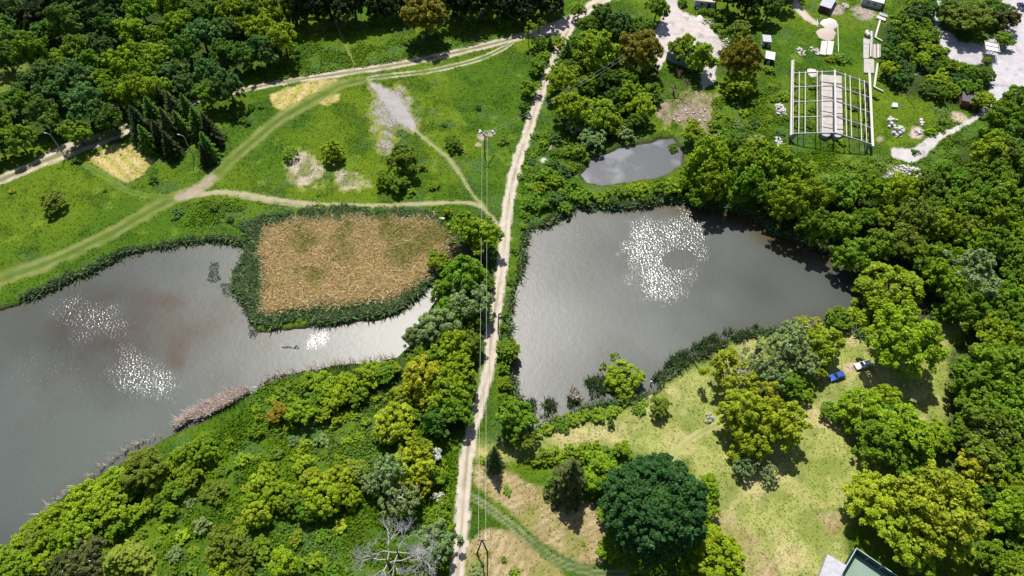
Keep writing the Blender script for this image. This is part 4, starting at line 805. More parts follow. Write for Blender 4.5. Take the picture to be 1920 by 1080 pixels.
ssd = poly_sd(PX, PY, SEDGE) + wob * 22 + wob2 * 26
ring = ((ssd < 0) & (rsd > -3)) * 1.0
WB = np.minimum(poly_sd(PX, PY, WEST), poly_sd(PX, PY, EAST)) + wob * 10
edge = ((WB > -5) & (WB < 9) & ((PY < 560) | (PX > 1200) & (PY > 560)) & (PX < 800) | (WB > -6) & (WB < 7) & (PX > 820)) * 1.0
thick = sstep(.34, .58, fbm(GX, GY, 5, 321)); v, k = mask_points((ring * 1.0 + edge * .7) * (.25 + thick), 42000, 3)
cc = pick([(.09, .18, .075), (.12, .22, .08), (.06, .13, .05), (.16, .23, .08), (.26, .25, .11), (.11, .20, .10), (.10, .13, .06)], len(v), rng)
tag(link_mesh("sedge", blades("sedge", v, .95, .15, cc, 4, .8), BLADE), kind="stuff")
# dark bulrush in the shallows of the big pond, and pale dry reed on the lower bank of the left pond
rush = np.full(GX.shape, 1e4)
for P in ([(1222, 708), (1262, 672), (1300, 648), (1350, 622), (1420, 606), (1428, 622), (1360, 648), (1310, 672), (1262, 700), (1232, 716)], [(1098, 712), (1130, 700), (1142, 735), (1108, 748)], [(985, 755), (1035, 745), (1048, 772), (1000, 785), (982, 780)], [(1062, 735), (1082, 728), (1088, 752), (1068, 762)]): rush = np.minimum(rush, poly_sd(PX, PY, P))
v, k = mask_points((rush + wob * 10 < 0) * sstep(.30, .62, fbm(GX, GY, 2.5, 331)), 5200, 5); v[:, 2] = np.maximum(v[:, 2], WATER_Z - .1)
tag(link_mesh("bulrushes", blades("bulrushes", v, 1.5, .09, pick([(.075, .15, .055), (.10, .19, .07), (.06, .12, .045), (.28, .27, .13)], len(v), rng), 6, .38), BLADE), kind="stuff")
d1, h1, s1 = line_d(PX, PY, [(330, 800, 4), (352, 782, 7), (385, 770, 11), (420, 752, 12), (452, 738, 8), (470, 730, 2)])
d2, h2, s2 = line_d(PX, PY, [(40, 1000, 2), (70, 985, 4), (120, 925, 1.5), (170, 892, 1.5), (240, 840, 2), (300, 815, 1.2)]); d3, h3, s3 = line_d(PX, PY, [(480, 722, 3), (520, 702, 5), (580, 692, 3), (660, 680, 4), (740, 670, 3)])
v, k = mask_points((d1 < h1) * 1.0 + (d2 < h2 * .6) * .3 + (d3 < h3 * .45) * .35 + (np.hypot(PX - 1075, PY - 742) < 7) * 1., 4200, 7); v[:, 2] = np.maximum(v[:, 2], WATER_Z - .1)
tag(link_mesh("dry_reeds", blades("dry_reeds", v, 2.2, .075, pick([(.84, .76, .70), (.86, .80, .76), (.80, .70, .62), (.66, .50, .42)], len(v), rng), 8, .28), BLADE), kind="stuff")
# rank grass and weeds: leafy tufts over the rough ground
free = (REG == 0) & (pond_sd > 4)
rough = np.zeros(GX.shape)
for P in DARKWEED + WOODS[2:3] + [[(40, 1000), (380, 830), (500, 740), (640, 700), (730, 720), (860, 830), (840, 1090), (0, 1090)], [(1480, 280), (1720, 300), (1760, 340), (1520, 360)]]:
    rough = np.maximum(rough, sstep(8, -10, poly_sd(PX, PY, P) + wob2 * 30))
rough = rough * sstep(.36, .62, fbm(GX, GY, 4.5, 311)) 
inframe = (PX > -60) & (PX < 1980) & (PY > -60) & (PY < 1140)
nomow = np.minimum.reduce([poly_sd(PX, PY, P) for P in STRAWS + MOWN + [CLAY, CLAY2, CLAY3, SOIL, PALE]]) > 2
v, k = mask_points(free * inframe * nomow * rough, 90000, 11); n = len(v); v[:, 2] += rng.uniform(.05, .5, n)
Nn = rng.normal(size=(n, 3)) * .5 + np.array([0, 0, 1]); Nn /= np.linalg.norm(Nn, axis=1, keepdims=True)
Q = leaf_quads(v, Nn, rng.uniform(.14, .34, n), rng); base = C.reshape(-1, 3)[k]
cc = (base * 1.0 + np.array((.04, .066, .004))) * (1 + rng.normal(size=(n, 1)) * .25).clip(.4, 1.7)
tag(link_mesh("weeds", np_mesh("weeds", Q, np.arange(len(Q)).reshape(-1, 4), 4, {"blade": np.repeat(cc, 4, 0)}), BLADE), kind="stuff")
# grass: fine upright tufts all over the meadow
gmask = free * inframe * (poly_sd(PX, PY, REEDS) > 0) * (.5 + sstep(.3, .7, mid))
v, k = mask_points(gmask * 1.0, 130000, 13); base = C.reshape(-1, 3)[k]; n = len(v)
v[:, 2] += rng.uniform(.02, .09, n); Nn = rng.normal(size=(n, 3)) * .22 + np.array([0, 0, 1]); Nn /= np.linalg.norm(Nn, axis=1, keepdims=True)
Q = leaf_quads(v, Nn, rng.uniform(.10, .24, n), rng, aspect=1.5); cc = (base * (1.08 + rng.normal(size=(n, 1)) * .22)).clip(.003, .9)
tag(link_mesh("grass", np_mesh("grass", Q, np.arange(len(Q)).reshape(-1, 4), 4, {"blade": np.repeat(cc, 4, 0)}), BLADE), kind="stuff")
# water plants floating by the reed bed
v, k = mask_points(((np.hypot((PX - 400) / 12, (PY - 506) / 16) + wob * 1.5 < 1) | (np.hypot((PX - 428) / 16, (PY - 540) / 9) + wob * 1.6 < 1) | (np.hypot((PX - 474) / 9, (PY - 612) / 26) + wob * 2 < .8) | (np.hypot((PX - 530) / 40, (PY - 650) / 5) + wob * 2 < .5)) * 1.0, 900, 17)
n = len(v); v[:, 2] = WATER_Z + .03; Nn = np.tile([0, 0, 1.], (n, 1)) + rng.normal(size=(n, 3)) * .05
Q = leaf_quads(v, Nn, rng.uniform(.1, .25, n), rng)
tag(link_mesh("pond_weed", np_mesh("pond_weed", Q, np.arange(len(Q)).reshape(-1, 4), 4, {"blade": np.repeat(pick([(.05, .07, .045), (.07, .085, .065)], n, rng), 4, 0)}), BLADE), kind="stuff")

# ------------------------------------------------------------------ the abandoned concrete frame
E3, RD = 3.0, 5.4
nl, nr, fl, fr = at(1487, 250, E3), at(1634, 270, E3), at(1488.5, 137, E3), at(1629, 156, E3)
rn, rf = at(1566.5, 248.5, RD), at(1565, 133, RD)
root = empty("portal_frame", ((nl + nr + fl + fr) / 4) * 1.0); root.location.z = 0
tag(root, "abandoned roofless portal frame of pale concrete and purlins above the weeds", "building frame")
O = root.location.copy()
def LP(a, b, t): return a.lerp(b, t) - O
fr_t = [0, .255, .505, .755, 1]
for t in fr_t:
    for a, b, sx in ((LP(nl, fl, t), LP(rn, rf, t), -1), (LP(nr, fr, t), LP(rn, rf, t), 1)):
        MB().bar(a + Vector((0, 0, -.15)), b + Vector((0, 0, -.15)), .22, .42).build("rafter", STEEL, root)
        m = MB(); d = (b - a).normalized(); h = 2.0                      # tapered column with its haunch
        q = Vector((0, 1, 0)) * .16; out_ = Vector((a.x, a.y, 0)); inn = Vector((d.x, d.y, 0)).normalized()
        bot = [Vector((a.x, a.y, -.3)) - q, Vector((a.x, a.y, -.3)) + inn * .45 - q, Vector((a.x, a.y, -.3)) + inn * .45 + q, Vector((a.x, a.y, -.3)) + q]
        top = [Vector((a.x, a.y, E3 - .2)) - q, Vector((a.x, a.y, E3 - .2)) + inn * 1.35 + Vector((0, 0, .3)) - q, Vector((a.x, a.y, E3 - .2)) + inn * 1.35 + Vector((0, 0, .3)) + q, Vector((a.x, a.y, E3 - .2)) + q]
        m.hexa(bot, top).build("column", STEEL, root)
up = Vector((0, 0, .16)); ext = lambda a, b, k: (a + (a - b) * k, b + (b - a) * k)
for side, ts in ((0, (.13, .28, .57, .69)), (1, (.14, .28, .56, .70))):
    for t in ts:
        a = (LP(nl, rn, t) if side == 0 else LP(nr, rn, t)); b = (LP(fl, rf, t) if side == 0 else LP(fr, rf, t)); a, b = ext(a, b, .012)
        MB().bar(a + up, b + up, .21, .18).build("purlin", CREAM, root)
a, b = ext(LP(rn, rf, 0), LP(rn, rf, 1), .012); MB().bar(a + up, b + up, .55, .20).build("ridge_beam", CREAM, root)
a = LP(nl, fl, 0); b = LP(nl, fl, 1); a, b = a + (a - b) * .02, b + (b - a) * .24
MB().bar(a + Vector((-.55, 0, -.55)), b + Vector((-.55, 0, -.55)), .45, .9).build("side_beam", CONC_W, root); MB().bar(a + Vector((-.1, 0, .08)), b + Vector((-.1, 0, .08)), .22, .16).build("eaves_rail", CREAM, root)
a = LP(nr, fr, 0); b = LP(nr, fr, 1); a, b = a + (a - b) * .02, b + (b - a) * .20
MB().bar(a + Vector((.55, 0, -.5)), b + Vector((.55, 0, -.5)), .7, .5).build("side_beam", CONC_W, root); MB().bar(a + Vector((.05, 0, .1)), b + Vector((.05, 0, .1)), .2, .18).build("eaves_rail", CREAM, root)
# long concrete block under the ridge
z1 = 1.9; c4 = [at(1538, 248, z1), at(1581, 251, z1), at(1578, 142, z1), at(1539, 139, z1)]
pr = empty("concrete_platform", (sum((c.x for c in c4)) / 4, sum((c.y for c in c4)) / 4, 0)); o2 = pr.location
tag(pr, "long pale concrete block running under the ridge of the portal frame", "concrete block")
for i in range(7):                                        # slabs with open joints
    t0, t1 = i / 7 + .004, (i + 1) / 7 - .004
    q = [c4[0].lerp(c4[3], t0), c4[1].lerp(c4[2], t0), c4[1].lerp(c4[2], t1), c4[0].lerp(c4[3], t1)]
    MB().prism([(p.x - o2.x, p.y - o2.y) for p in q], -.4, z1 - (.05 if i % 2 else 0)).build("slab", CONC, pr)
for t in (.06, .56):
    p = c4[0].lerp(c4[1], t + .2) - o2
    m = MB(); n_ = 10; pts = [(math.cos(math.pi * k / n_) * 1.35, math.sin(math.pi * k / n_) * 1.2) for k in range(n_ + 1)]
    m.prism([(p.x + x_, p.y - .05 - y_) for x_, y_ in pts], -.4, z1 - .35).build("rounded_end", STEEL, pr)

# ------------------------------------------------------------------ sheds and buildings
def shed(name, label, cat, p_nl, p_nr, depth, h, roof_m, wall_m, pitch=.0, over=.25, door=None, window=None, gable=False, zt=None):
    """corners given where the near wall meets the ground"""
    a, b = on(*p_nl), on(*p_nr); a.z = b.z = 0; wd = (b - a).length; rz = math.atan2(b.y - a.y, b.x - a.x)
    root = empty(name, (a + b) / 2, rz); tag(root, label, cat)
    MB().box((0, depth / 2, h / 2 - .2), (wd, depth, h + .4)).build("wall", wall_m, root)
    x, y0, y1 = wd / 2 + over, -over, depth + over
    m = MB()
    if gable:
        r = pitch * wd
        m.add([(-x, y0, h), (0, y0, h + r), (x, y0, h), (-x, y1, h), (0, y1, h + r), (x, y1, h), (-x, y0, h + .12), (0, y0, h + r + .12), (x, y0, h + .12), (-x, y1, h + .12), (0, y1, h + r + .12), (x, y1, h + .12)],
              [(0, 1, 4, 3), (1, 2, 5, 4), (6, 9, 10, 7), (7, 10, 11, 8), (0, 6, 7, 1), (1, 7, 8, 2), (3, 4, 10, 9), (4, 5, 11, 10), (0, 3, 9, 6), (2, 8, 11, 5)])
    else:
        z0, z1 = h + .02, h + .02 + pitch * depth
        m.hexa([(-x, y0, z0), (x, y0, z0), (x, y1, z1), (-x, y1, z1)], [(-x, y0, z0 + .14), (x, y0, z0 + .14), (x, y1, z1 + .14), (-x, y1, z1 + .14)])
        k = int(wd / .9)
        for i in range(1, k): m.box((-wd / 2 + wd * i / k, depth / 2, (z0 + z1) / 2 + .16), (.06, .01, .02))
    m.build("roof", roof_m, root)
    if door:
        d = MB().box((door[0] * wd / 2, -.03, door[2] / 2), (door[1], .06, door[2])).build("door", door[3], root)
        MB().box((door[0] * wd / 2 + door[1] * .35, -.08, door[2] * .5), (.05, .05, .22)).build("handle", STEEL, d)
    for w_ in window or ():
        f = MB().box((w_ * wd / 2, -.025, h * .58), (1.1, .05, 1.0)).build("window", CREAM, root)
        MB().box((w_ * wd / 2, -.06, h * .58), (.9, .03, .8)).build("pane", GLASS, f)
    return root
shed("garden_shed", "narrow shed with grey sheet roof and dark red end wall, above the sand piles", "shed", (1532.5, 21), (1552.5, 27.5), 9.5, 2.4, ROOF_GREY, WALL_RED, .0, .15, (.1, 1.0, 1.9, DARK))
shed("storehouse", "white roofed low building at the upper edge above the stacked beams", "building", (1613, 9), (1650, 18.5), 9, 2.6, ROOF_WHITE, WALL_GREY, .03, .25, None, (-.4, .3))
shed("cottage", "pinkish roofed grey cottage at the upper edge above the gravel yard", "house", (1301, 13.5), (1338, 17.5), 9, 2.8, ROOF_PINK, WALL_GREY, .22, .35, (.45, .9, 2.0, DARK), (-.3,))
shed("workshop", "blue-grey flat roofed building half hidden by the lime tree pair", "building", (1247.5, 113), (1288, 128), 8.2, 3.4, ROOF_BLUE, WALL_TEAL, .015, .2, None, (-.5, .1))
shed("tool_shed", "grey roofed small shed, upper of two beside the rust-tinged tree", "shed", (1427.5, 88), (1442, 89.5), 3.4, 2.2, ROOF_GREY, CONC, .02, .15, (0, .8, 1.8, DARK))
shed("tool_shed", "pale roofed small shed with dark open front, lower of two", "shed", (1431, 121), (1446.5, 124), 3.6, 2.5, ROOF_BLUE, DARK, .03, .2, (0, .9, 1.9, WALL_GREY))
shed("brick_shed", "red brick shed with dark roof at the concrete path", "shed", (1797.5, 199.5), (1827, 206.5), 4.2, 2.5, ROOF_DARK, WALL_BRICK, .12, .3, (.3, .9, 1.9, DARK))
shed("wooden_hut", "small hut with pinkish board roof under gold trees at right edge", "hut", (1886, 896), (1908, 880), 3.6, 2.0, ROOF_PINK, DARK, .05, .2, (0, .8, 1.7, WALL_RED))
shed("pump_house", "low flat grey roof beside the green court's fence corner", "small building", (1527, 1092), (1560, 1112), 5.8, 2.0, ROOF_GREY, CONC, 0, .1, (0, .8, 1.7, DARK))

# framed canopy at the upper lot
c = on(1850, 106); root = empty("canopy", c, R_(-14)); tag(root, "white panelled canopy in a rusty frame on slanting posts at the upper lot", "canopy")
m = MB()
for y in (-1.15, 1.15): m.box((0, y + .9, 3.3), (3.9, 2.1, .1))
m.build("panel", ROOF_WHITE, root)
for y in (-1.6, .9, 3.3): MB().box((0, y, 3.42), (4.5, .18, .2)).build("cross_bar", plain("rusty_frame", (.40, .30, .26), .8, .5, 2), root)
for x in (-2.2, 2.2): MB().box((x, .85, 3.43), (.18, 5.2, .2)).build("side_bar", CREAM, root)
for x, y in ((-1.9, 0), (1.2, 0), (-1.9, 2.2), (1.2, 2.2)): MB().tube([(x * .7, y, -.2), (x, y, 3.3)], .12, 6).build("post", STEEL, root)

# green court with its fence, running out of the frame
apex = on(1596.5, 1034); r1 = on(1690, 1098); l1 = on(1562, 1092)
ux = (r1 - apex).normalized(); ang = math.atan2(ux.y, ux.x); vx = (l1 - apex).normalized()
W_, L_ = 17.0, 30.0
q = [apex, apex + ux * W_, apex + ux * W_ + vx * L_, apex + vx * L_]
root = empty("sports_court", apex); root.location.z = .0; tag(root, "pale green sports court floor with white lines at the bottom edge", "sports court")
MB().prism([((p - apex).x, (p - apex).y) for p in q], -.3, .22).build("floor", COURT, root)
ln = MB()
for s0, s1, e0, e1 in ((6.0, 6.12, .8, W_ - .8), (14, 14.12, .8, W_ - .8)):
    ln.prism([((ux * a_ + vx * b_).x, (ux * a_ + vx * b_).y) for a_, b_ in ((e0, s0), (e1, s0), (e1, s1), (e0, s1))], .221, .226)
ln.build("court_line", LINEP, root)
fe = empty("court_fence", apex); fe.location.z = 0; tag(fe, "dark green mesh fence with pale top rail round the court corner", "fence")
for d_, n_, L2 in ((ux, 6, W_), (vx, 8, L_)):
    for i in range(n_):
        a = d_ * (L2 * i / n_); b = d_ * (L2 * (i + 1) / n_); MB().bar(a + Vector((0, 0, 1.3)), b + Vector((0, 0, 1.3)), .05, 2.3).build("panel", NET, fe)
        MB().tube([b + Vector((0, 0, -.2)), b + Vector((0, 0, 2.6))], .06, 6).build("post", RAIL, fe)
    MB().bar(Vector((0, 0, 2.52)), d_ * L2 + Vector((0, 0, 2.52)), .13, .1).build("top_rail", RAIL, fe)
MB().tube([Vector((0, 0, -.2)), Vector((0, 0, 2.7))], .08, 6).build("corner_post", RAIL, fe)

# ------------------------------------------------------------------ yard goods
def slab_obj(name, label, quad, h, mat, cat="slab", group=None, z=0.0, holes=0):
    """a flat precast piece given by its four top corners in the photo"""
    c = [at(x, y, z + h) for x, y in quad]; o = sum(c, Vector()) / 4
    m = MB(); m.prism([(p.x - o.x, p.y - o.y) for p in c], 0, h)
    b = m.build(name, mat, None, (o.x, o.y, z + gz(o.x, o.y) - .02), bevel=.04); tag(b, label, cat, group); return b
slab_obj("wall_panel", "white wall panel lying below the beige gravel, left of the pair", [(1537, 101.5), (1548, 103.5), (1551.5, 77), (1540.5, 77)], .6, CONC_W, "panel", "white panels below the gravel")
slab_obj("wall_panel", "white wall panel lying below the beige gravel, right of the pair", [(1549.5, 102), (1560, 104), (1564, 77.5), (1552.5, 77)], .6, CONC_W, "panel", "white panels below the gravel")
SG = "precast pieces stacked by the bushes"
slab_obj("floor_slab", "wide pale slab at the left of the stacked precast pieces", [(1619, 109), (1629, 109), (1630, 83), (1619, 83)], .5, CONC, "slab", SG)
slab_obj("floor_slab", "short pale slab just below the small white machine", [(1619, 82), (1631, 83), (1631, 72), (1619, 71)], .6, CONC, "slab", SG)
slab_obj("floor_slab", "square pale slab lowest in the row of precast pieces", [(1620, 136), (1639, 137), (1639, 111), (1620, 110)], .45, CONC, "slab", SG)
for lab, qd, mt in (("longest pale beam beside the white machine", [(1631.5, 106), (1633.5, 106), (1635, 58), (1632.5, 58)], CONC_W), ("thin grey beam between two pale ones in the stack", [(1634.5, 106), (1636, 106), (1637, 58), (1635.6, 58)], STEEL), ("pinkish slab with two holes in the stack", [(1637, 108), (1643, 109), (1643, 83), (1637.5, 83)], SAND_B), ("rightmost grey beam of the stack near the bushes", [(1649, 108), (1651, 108), (1651, 84), (1649, 83)], CONC), ("second beam from the bushes in the stack", [(1645, 108), (1648, 108), (1648, 83), (1645, 82)], CONC_W)):
    slab_obj("concrete_beam", lab, qd, .55, mt, "beam", SG)
def ell(label, p, h=.35, wd=.6):
    q = [at(x, y, .5) for x, y in p]; o = q[1].copy(); o.z = 0
    m = MB(); m.bar(q[0] - o, q[1] - o, wd, h).bar(q[1] - o + Vector((0, 0, .003)), q[2] - o + Vector((0, 0, .003)), wd * .8, h); b = m.build("frame_leg", CONC_W, None, o, bevel=.03); tag(b, label, "beam", "loose L-shaped frame legs")
ell("white L-shaped frame leg lying right of the portal frame", [(1645.5, 119), (1639, 163), (1656, 171.5)])
ell("white L-shaped frame leg beside the upper end of the stacked beams", [(1650, 38), (1641, 70), (1654, 77)])
slab_obj("concrete_beam", "short white block above the L-shaped leg near the bushes", [(1643, 33), (1660, 39), (1662, 35), (1646, 28)], .7, CONC_W, "beam", SG)
slab_obj("concrete_beam", "short grey block at the upper end of the beam stack", [(1648, 27), (1664, 32), (1665, 28), (1650, 22)], .8, STEEL, "beam", SG)
# small white tank trailer
p = on(1624.5, 68); root = empty("tank_trailer", p, R_(88)); tag(root, "small white tank trailer with dark end on the slab row", "trailer")
m = MB(); m.tube([(-1.5, 0, 1.0), (-1.35, 0, 1.0), (1.2, 0, 1.0), (1.35, 0, 1.0)], [.45, .72, .72, .45], 12); m.build("tank", CONC_W, root, smooth=True)
MB().box((-1.75, 0, .75), (.8, 1.3, .7)).build("engine_box", DARK, root)
MB().box((-.1, 0, .35), (3.2, 1.1, .14)).build("chassis", STEEL, root)
for y in (-.62, .62): MB().tube([(0, y - .1, .33), (0, y + .1, .33)], .33, 12).build("wheel", RUBBER, root)
MB().tube([(.4, 0, 1.68), (.4, 0, 1.85)], .18, 8).build("hatch", DARK, root)
def pile(name, label, px, py, rx, ry, h, mat, cat, seed):
    c = on(px, py); sx = rx * mpp(px, py); sy = (at(px, py - ry) - at(px, py + ry)).length / 2; r = random.Random(seed); n, k = 26, 9
    V = [(0, 0, h)]; Fc = []
    ph = [r.uniform(0, 6) for _ in range(4)]
    for j in range(1, k + 1):
        t = j / k
        for i in range(n):
            a = 2 * math.pi * i / n; w_ = 1 + .10 * math.sin(2 * a + ph[0]) + .07 * math.sin(3 * a + ph[1]) + .04 * math.sin(7 * a + ph[2])
            z = h * (1 - t ** 1.5) + r.uniform(-.04, .04) * h - (.1 if j == k else 0); V.append((math.cos(a) * t * sx * w_, math.sin(a) * t * sy * w_, z))
    Fc += [(0, 1 + i, 1 + (i + 1) % n) for i in range(n)]
    for j in range(k - 1): Fc += [(1 + j * n + i, 1 + (j + 1) * n + i, 1 + (j + 1) * n + (i + 1) % n, 1 + j * n + (i + 1) % n) for i in range(n)]
    m = MB(); m.v, m.f = V, Fc; tag(m.build(name, mat, None, c, smooth=True), label, cat)
pile("sand_pile", "round white sand pile, upper of the two piles", 1555, 45, 15, 11, 1.3, SAND_W, "sand pile", 1)
pile("gravel_pile", "flat beige gravel pile between white sand and white panels", 1549, 64, 20, 12, .6, SAND_B, "gravel pile", 2)
pile("sand_pile", "small white sand heap at the edge of the gravel yard", 1313, 36, 6, 8, .9, SAND_W, "sand pile", 3)
pile("sand_pile", "white sand heap inside the far left of the portal frame", 1523, 137, 9, 9, .8, SAND_W, "sand pile", 4)
def rubble(label, px, py, rx, ry, n, s, seed, mat=RUBBLE, name="rubble_heap", cat="rubble"):
    r = random.Random(seed); c = on(px, py); m = MB(); k = mpp(px, py); ky = (at(px, py - 1) - at(px, py)).length
    for _ in range(n):
        a = r.uniform(0, 6.28); q = math.sqrt(r.random()); x = math.cos(a) * q * rx * k; y = math.sin(a) * q * ry * ky; e = s * r.uniform(.5, 1.5)
        z = (1 - q) * s * 1.2 * r.random()
        m.box((x, y, z + e * .25), (e * r.uniform(.8, 1.7), e, e * r.uniform(.5, .9)), r.uniform(0, 3.1), r.uniform(.6, .9))
    tag(m.build(name, mat, None, c), label, cat)
rubble("white rubble heap left of the portal frame's middle", 1463, 209, 10, 13, 70, .55, 1)
rubble("narrow white rubble heap left of the portal frame's near corner", 1460, 266, 6, 12, 40, .5, 2)
rubble("white rubble heap above the portal frame's left beam", 1501, 98, 7, 8, 34, .5, 3); rubble("scattered white rubble left of the white panels", 1527, 97, 10, 8, 34, .45, 4)
rubble("white stone blocks strewn above the concrete path's bend", 1678, 240, 13, 18, 34, .8, 5)
rubble("grey rubble heap below the concrete path's bend", 1703, 322, 24, 11, 90, .5, 7); rubble("pale debris under the cottage by the gravel yard", 1330, 42, 14, 6, 40, .4, 8, SAND_B)
rubble("white debris below the storehouse at the upper edge", 1584, 12, 8, 5, 26, .5, 9); rubble("pale stones between the rust-tinged tree and the yard", 1362, 82, 12, 9, 30, .5, 13)
rubble("pale broken stones at the foot of the meadow's power pole", 912, 250, 16, 8, 24, .5, 11); rubble("white debris in the weeds below the portal frame", 1560, 338, 14, 8, 22, .45, 12)
slab_obj("white_crate", "square white crate in the grass right of the portal frame", [(1672, 200), (1684, 201), (1683, 193), (1674, 192)], .7, CONC_W, "crate")
MB_ = MB()
def stones(label, group, px, py, rx, ry, n, s, seed, mat):
    r = random.Random(seed)
    for _ in range(n):
        x, y = px + r.uniform(-rx, rx), py + r.uniform(-ry, ry); e = s * r.uniform(.6, 1.5); m = MB()
        m.box((0, 0, e * .2), (e * r.uniform(.9, 1.6), e, e * .7), r.uniform(0, 3), r.uniform(.55, .85)); tag(m.build("stone_block", mat, None, on(x, y), bevel=.06), label, "stone", group)
stones("pale stone lying on the bare soil above the small pond", "stones above the small pond", 1290, 228, 32, 22, 22, .6, 10, CONC)
stones("pale broken slab in the grass right of the strewn stone blocks", "broken slabs in the grass", 1724, 238, 8, 14, 9, .8, 6, RUBBLE)
# brush heap beside the dam
bh = MB(); r = random.Random(4); c = on(872, 484)
for _ in range(260):
    a = r.uniform(0, 6.28); q = math.sqrt(r.random()); x = math.cos(a) * q * 4.6; y = math.sin(a) * q * 2.6; d = Vector((r.uniform(-1, 1), r.uniform(-.6, .6), r.uniform(-.2, .35))).normalized(); L = r.uniform(.7, 2.2)
    p0 = Vector((x, y, .15 + (1 - q) * 1.2 * r.random())); bh.tube([p0, p0 + d * L * .5 + Vector((0, 0, .1)), p0 + d * L], [.05, .035, .015], 4)
tag(bh.build("brush_heap", TWIG, None, c), "heap of cut brown branches under the lime trees at the dam", "brush heap")
# white bench-like slab and a line of stones by the reed bed
p = on(829, 412); root = empty("bench", p); tag(root, "white slab bench beside the row of pale stones by the reeds", "bench"); MB().box((0, 0, .5), (1.35, .55, .09)).build("seat", CONC_W, root)
for x in (-.5, .5): MB().box((x, 0, .2), (.14, .45, .5)).build("leg", CONC, root)
for i, (x, y, s, lab) in enumerate(((813, 399, .55, "topmost pale stone of the row left of the white bench"), (814, 403, .45, "second pale stone down the row left of the bench"), (815, 407, .5, "third pale stone down the row left of the bench"), (816, 411.5, .4, "fourth pale stone down the row left of the bench"), (817, 416, .35, "lowest pale stone of the row left of the bench"), (823, 417.5, .5, "pale stone directly below the white bench"), (828, 418.5, .4, "small pale stone at the bench's lower right"), (822, 398.5, .5, "flat pale stone above the white bench"))):
    c = on(x, y); m = MB(); m.box((0, 0, .14), (s * 1.5, s * .9, .34), i * .5, .75); tag(m.build("stone_block", RUBBLE, None, c, bevel=.05), lab, "stone", "pale stones by the white bench")
# loose tipped posts between frame and sheds
for lab, a, b in (("upright thin post left of the white sand pile", (1531.5, 52), (1532, 38)), ("leaning pale pole right of the gravel pile", (1571.5, 105), (1570, 46))):
    A_, B_ = on(*a), on(*b); tag(MB().bar(Vector((0, 0, .25)), B_ - A_ + Vector((0, 0, .25)), .22, .2).build("wooden_pole", CREAM, None, A_), lab, "pole", "poles by the sand piles")

# ------------------------------------------------------------------ poles, lamps and wires
def lamp(base, top, label):
    b = on(*base); h = 8.6; root = empty("street_lamp", b); tag(root, label, "street lamp", "street lamps")
    MB().tube([(0, 0, -.3), (0, 0, h * .5), (0, 0, h)], [.15, .12, .09], 8).build("pole", CONC, root)
    d = -1.0
    MB().tube([(0, 0, h), (d * .5, .1, h + .22), (d * 1.1, .2, h + .28)], .05, 6).build("arm", STEEL, root)
    hd = MB().box((d * 1.4, .25, h + .30), (.8, .32, .14), -.2, .8).build("lamp_head", STEEL, root, bevel=.03); MB().box((d * 1.4, .25, h + .21), (.55, .22, .04), -.2).build("lens", LAMPW, hd)
lamp((122.5, 294), 0, "grey street lamp beside the shaded lane at far left"); lamp((364, 297), 0, "pale street lamp in the spruces' shadow"); lamp((1700, 184), 0, "thin street lamp rising among bushes right of the portal frame")
# A-shaped wooden pole
pa, pb = on(894, 1038), on(914.5, 1035.5); apx = at(902, 1012, 9.0); root = empty("power_pole", (pa + pb) / 2); o = root.location.copy(); tag(root, "dark A-shaped wooden power pole on the straw coloured mown ground", "power pole", "power poles")
apx = Vector(((pa.x + pb.x) / 2, (pa.y + pb.y) / 2, 9.6))
for q in (pa, pb): MB().tube([q - o + Vector((0, 0, -.3)), apx - o], [.19, .13], 7).build("leg", DARKWOOD, root)
MB().bar(apx - o + Vector((-.8, 0, -.3)), apx - o + Vector((.8, 0, -.3)), .16, .16).build("cross_arm", DARKWOOD, root)
for x in (-.7, .7): MB().tube([apx - o + Vector((x, 0, -.2)), apx - o + Vector((x, 0, .15))], [.08, .05], 6).build("insulator", LAMPW, root)
# meadow pole with a strut
bp_ = on(909, 293); root = empty("power_pole", bp_); o = bp_.copy(); tag(root, "dark power pole with a leaning strut on the meadow", "power pole", "power poles")
top2 = bp_ + Vector((0, 0, 8.2)); MB().tube([(0, 0, -.3), (0, 0, 8.4)], [.17, .12], 7).build("pole", DARKWOOD, root)
st = on(927, 291); MB().tube([st - o, top2 - o + Vector((0, 0, -1.0))], [.14, .11], 7).build("strut", CONC, root)
MB().bar(Vector((-.8, 0, 8.1)), Vector((.8, 0, 8.1)), .16, .16).build("cross_arm", DARKWOOD, root)
for x in (-.7, .7): MB().tube([(x, 0, 8.15), (x, 0, 8.5)], [.08, .05], 6).build("insulator", LAMPW, root)
# wooden pole by the road
bp3 = on(934, 622); root = empty("power_pole", bp3); tag(root, "single dark pole with one strut at the road's pond side", "power pole", "power poles")
MB().tube([(0, 0, -.3), (0, 0, 8.0)], [.17, .11], 7).build("pole", DARKWOOD, root); st = on(946, 600); MB().tube([st - bp3, Vector((0, 0, 6.2))], [.12, .1], 6).build("strut", DARKWOOD, root)
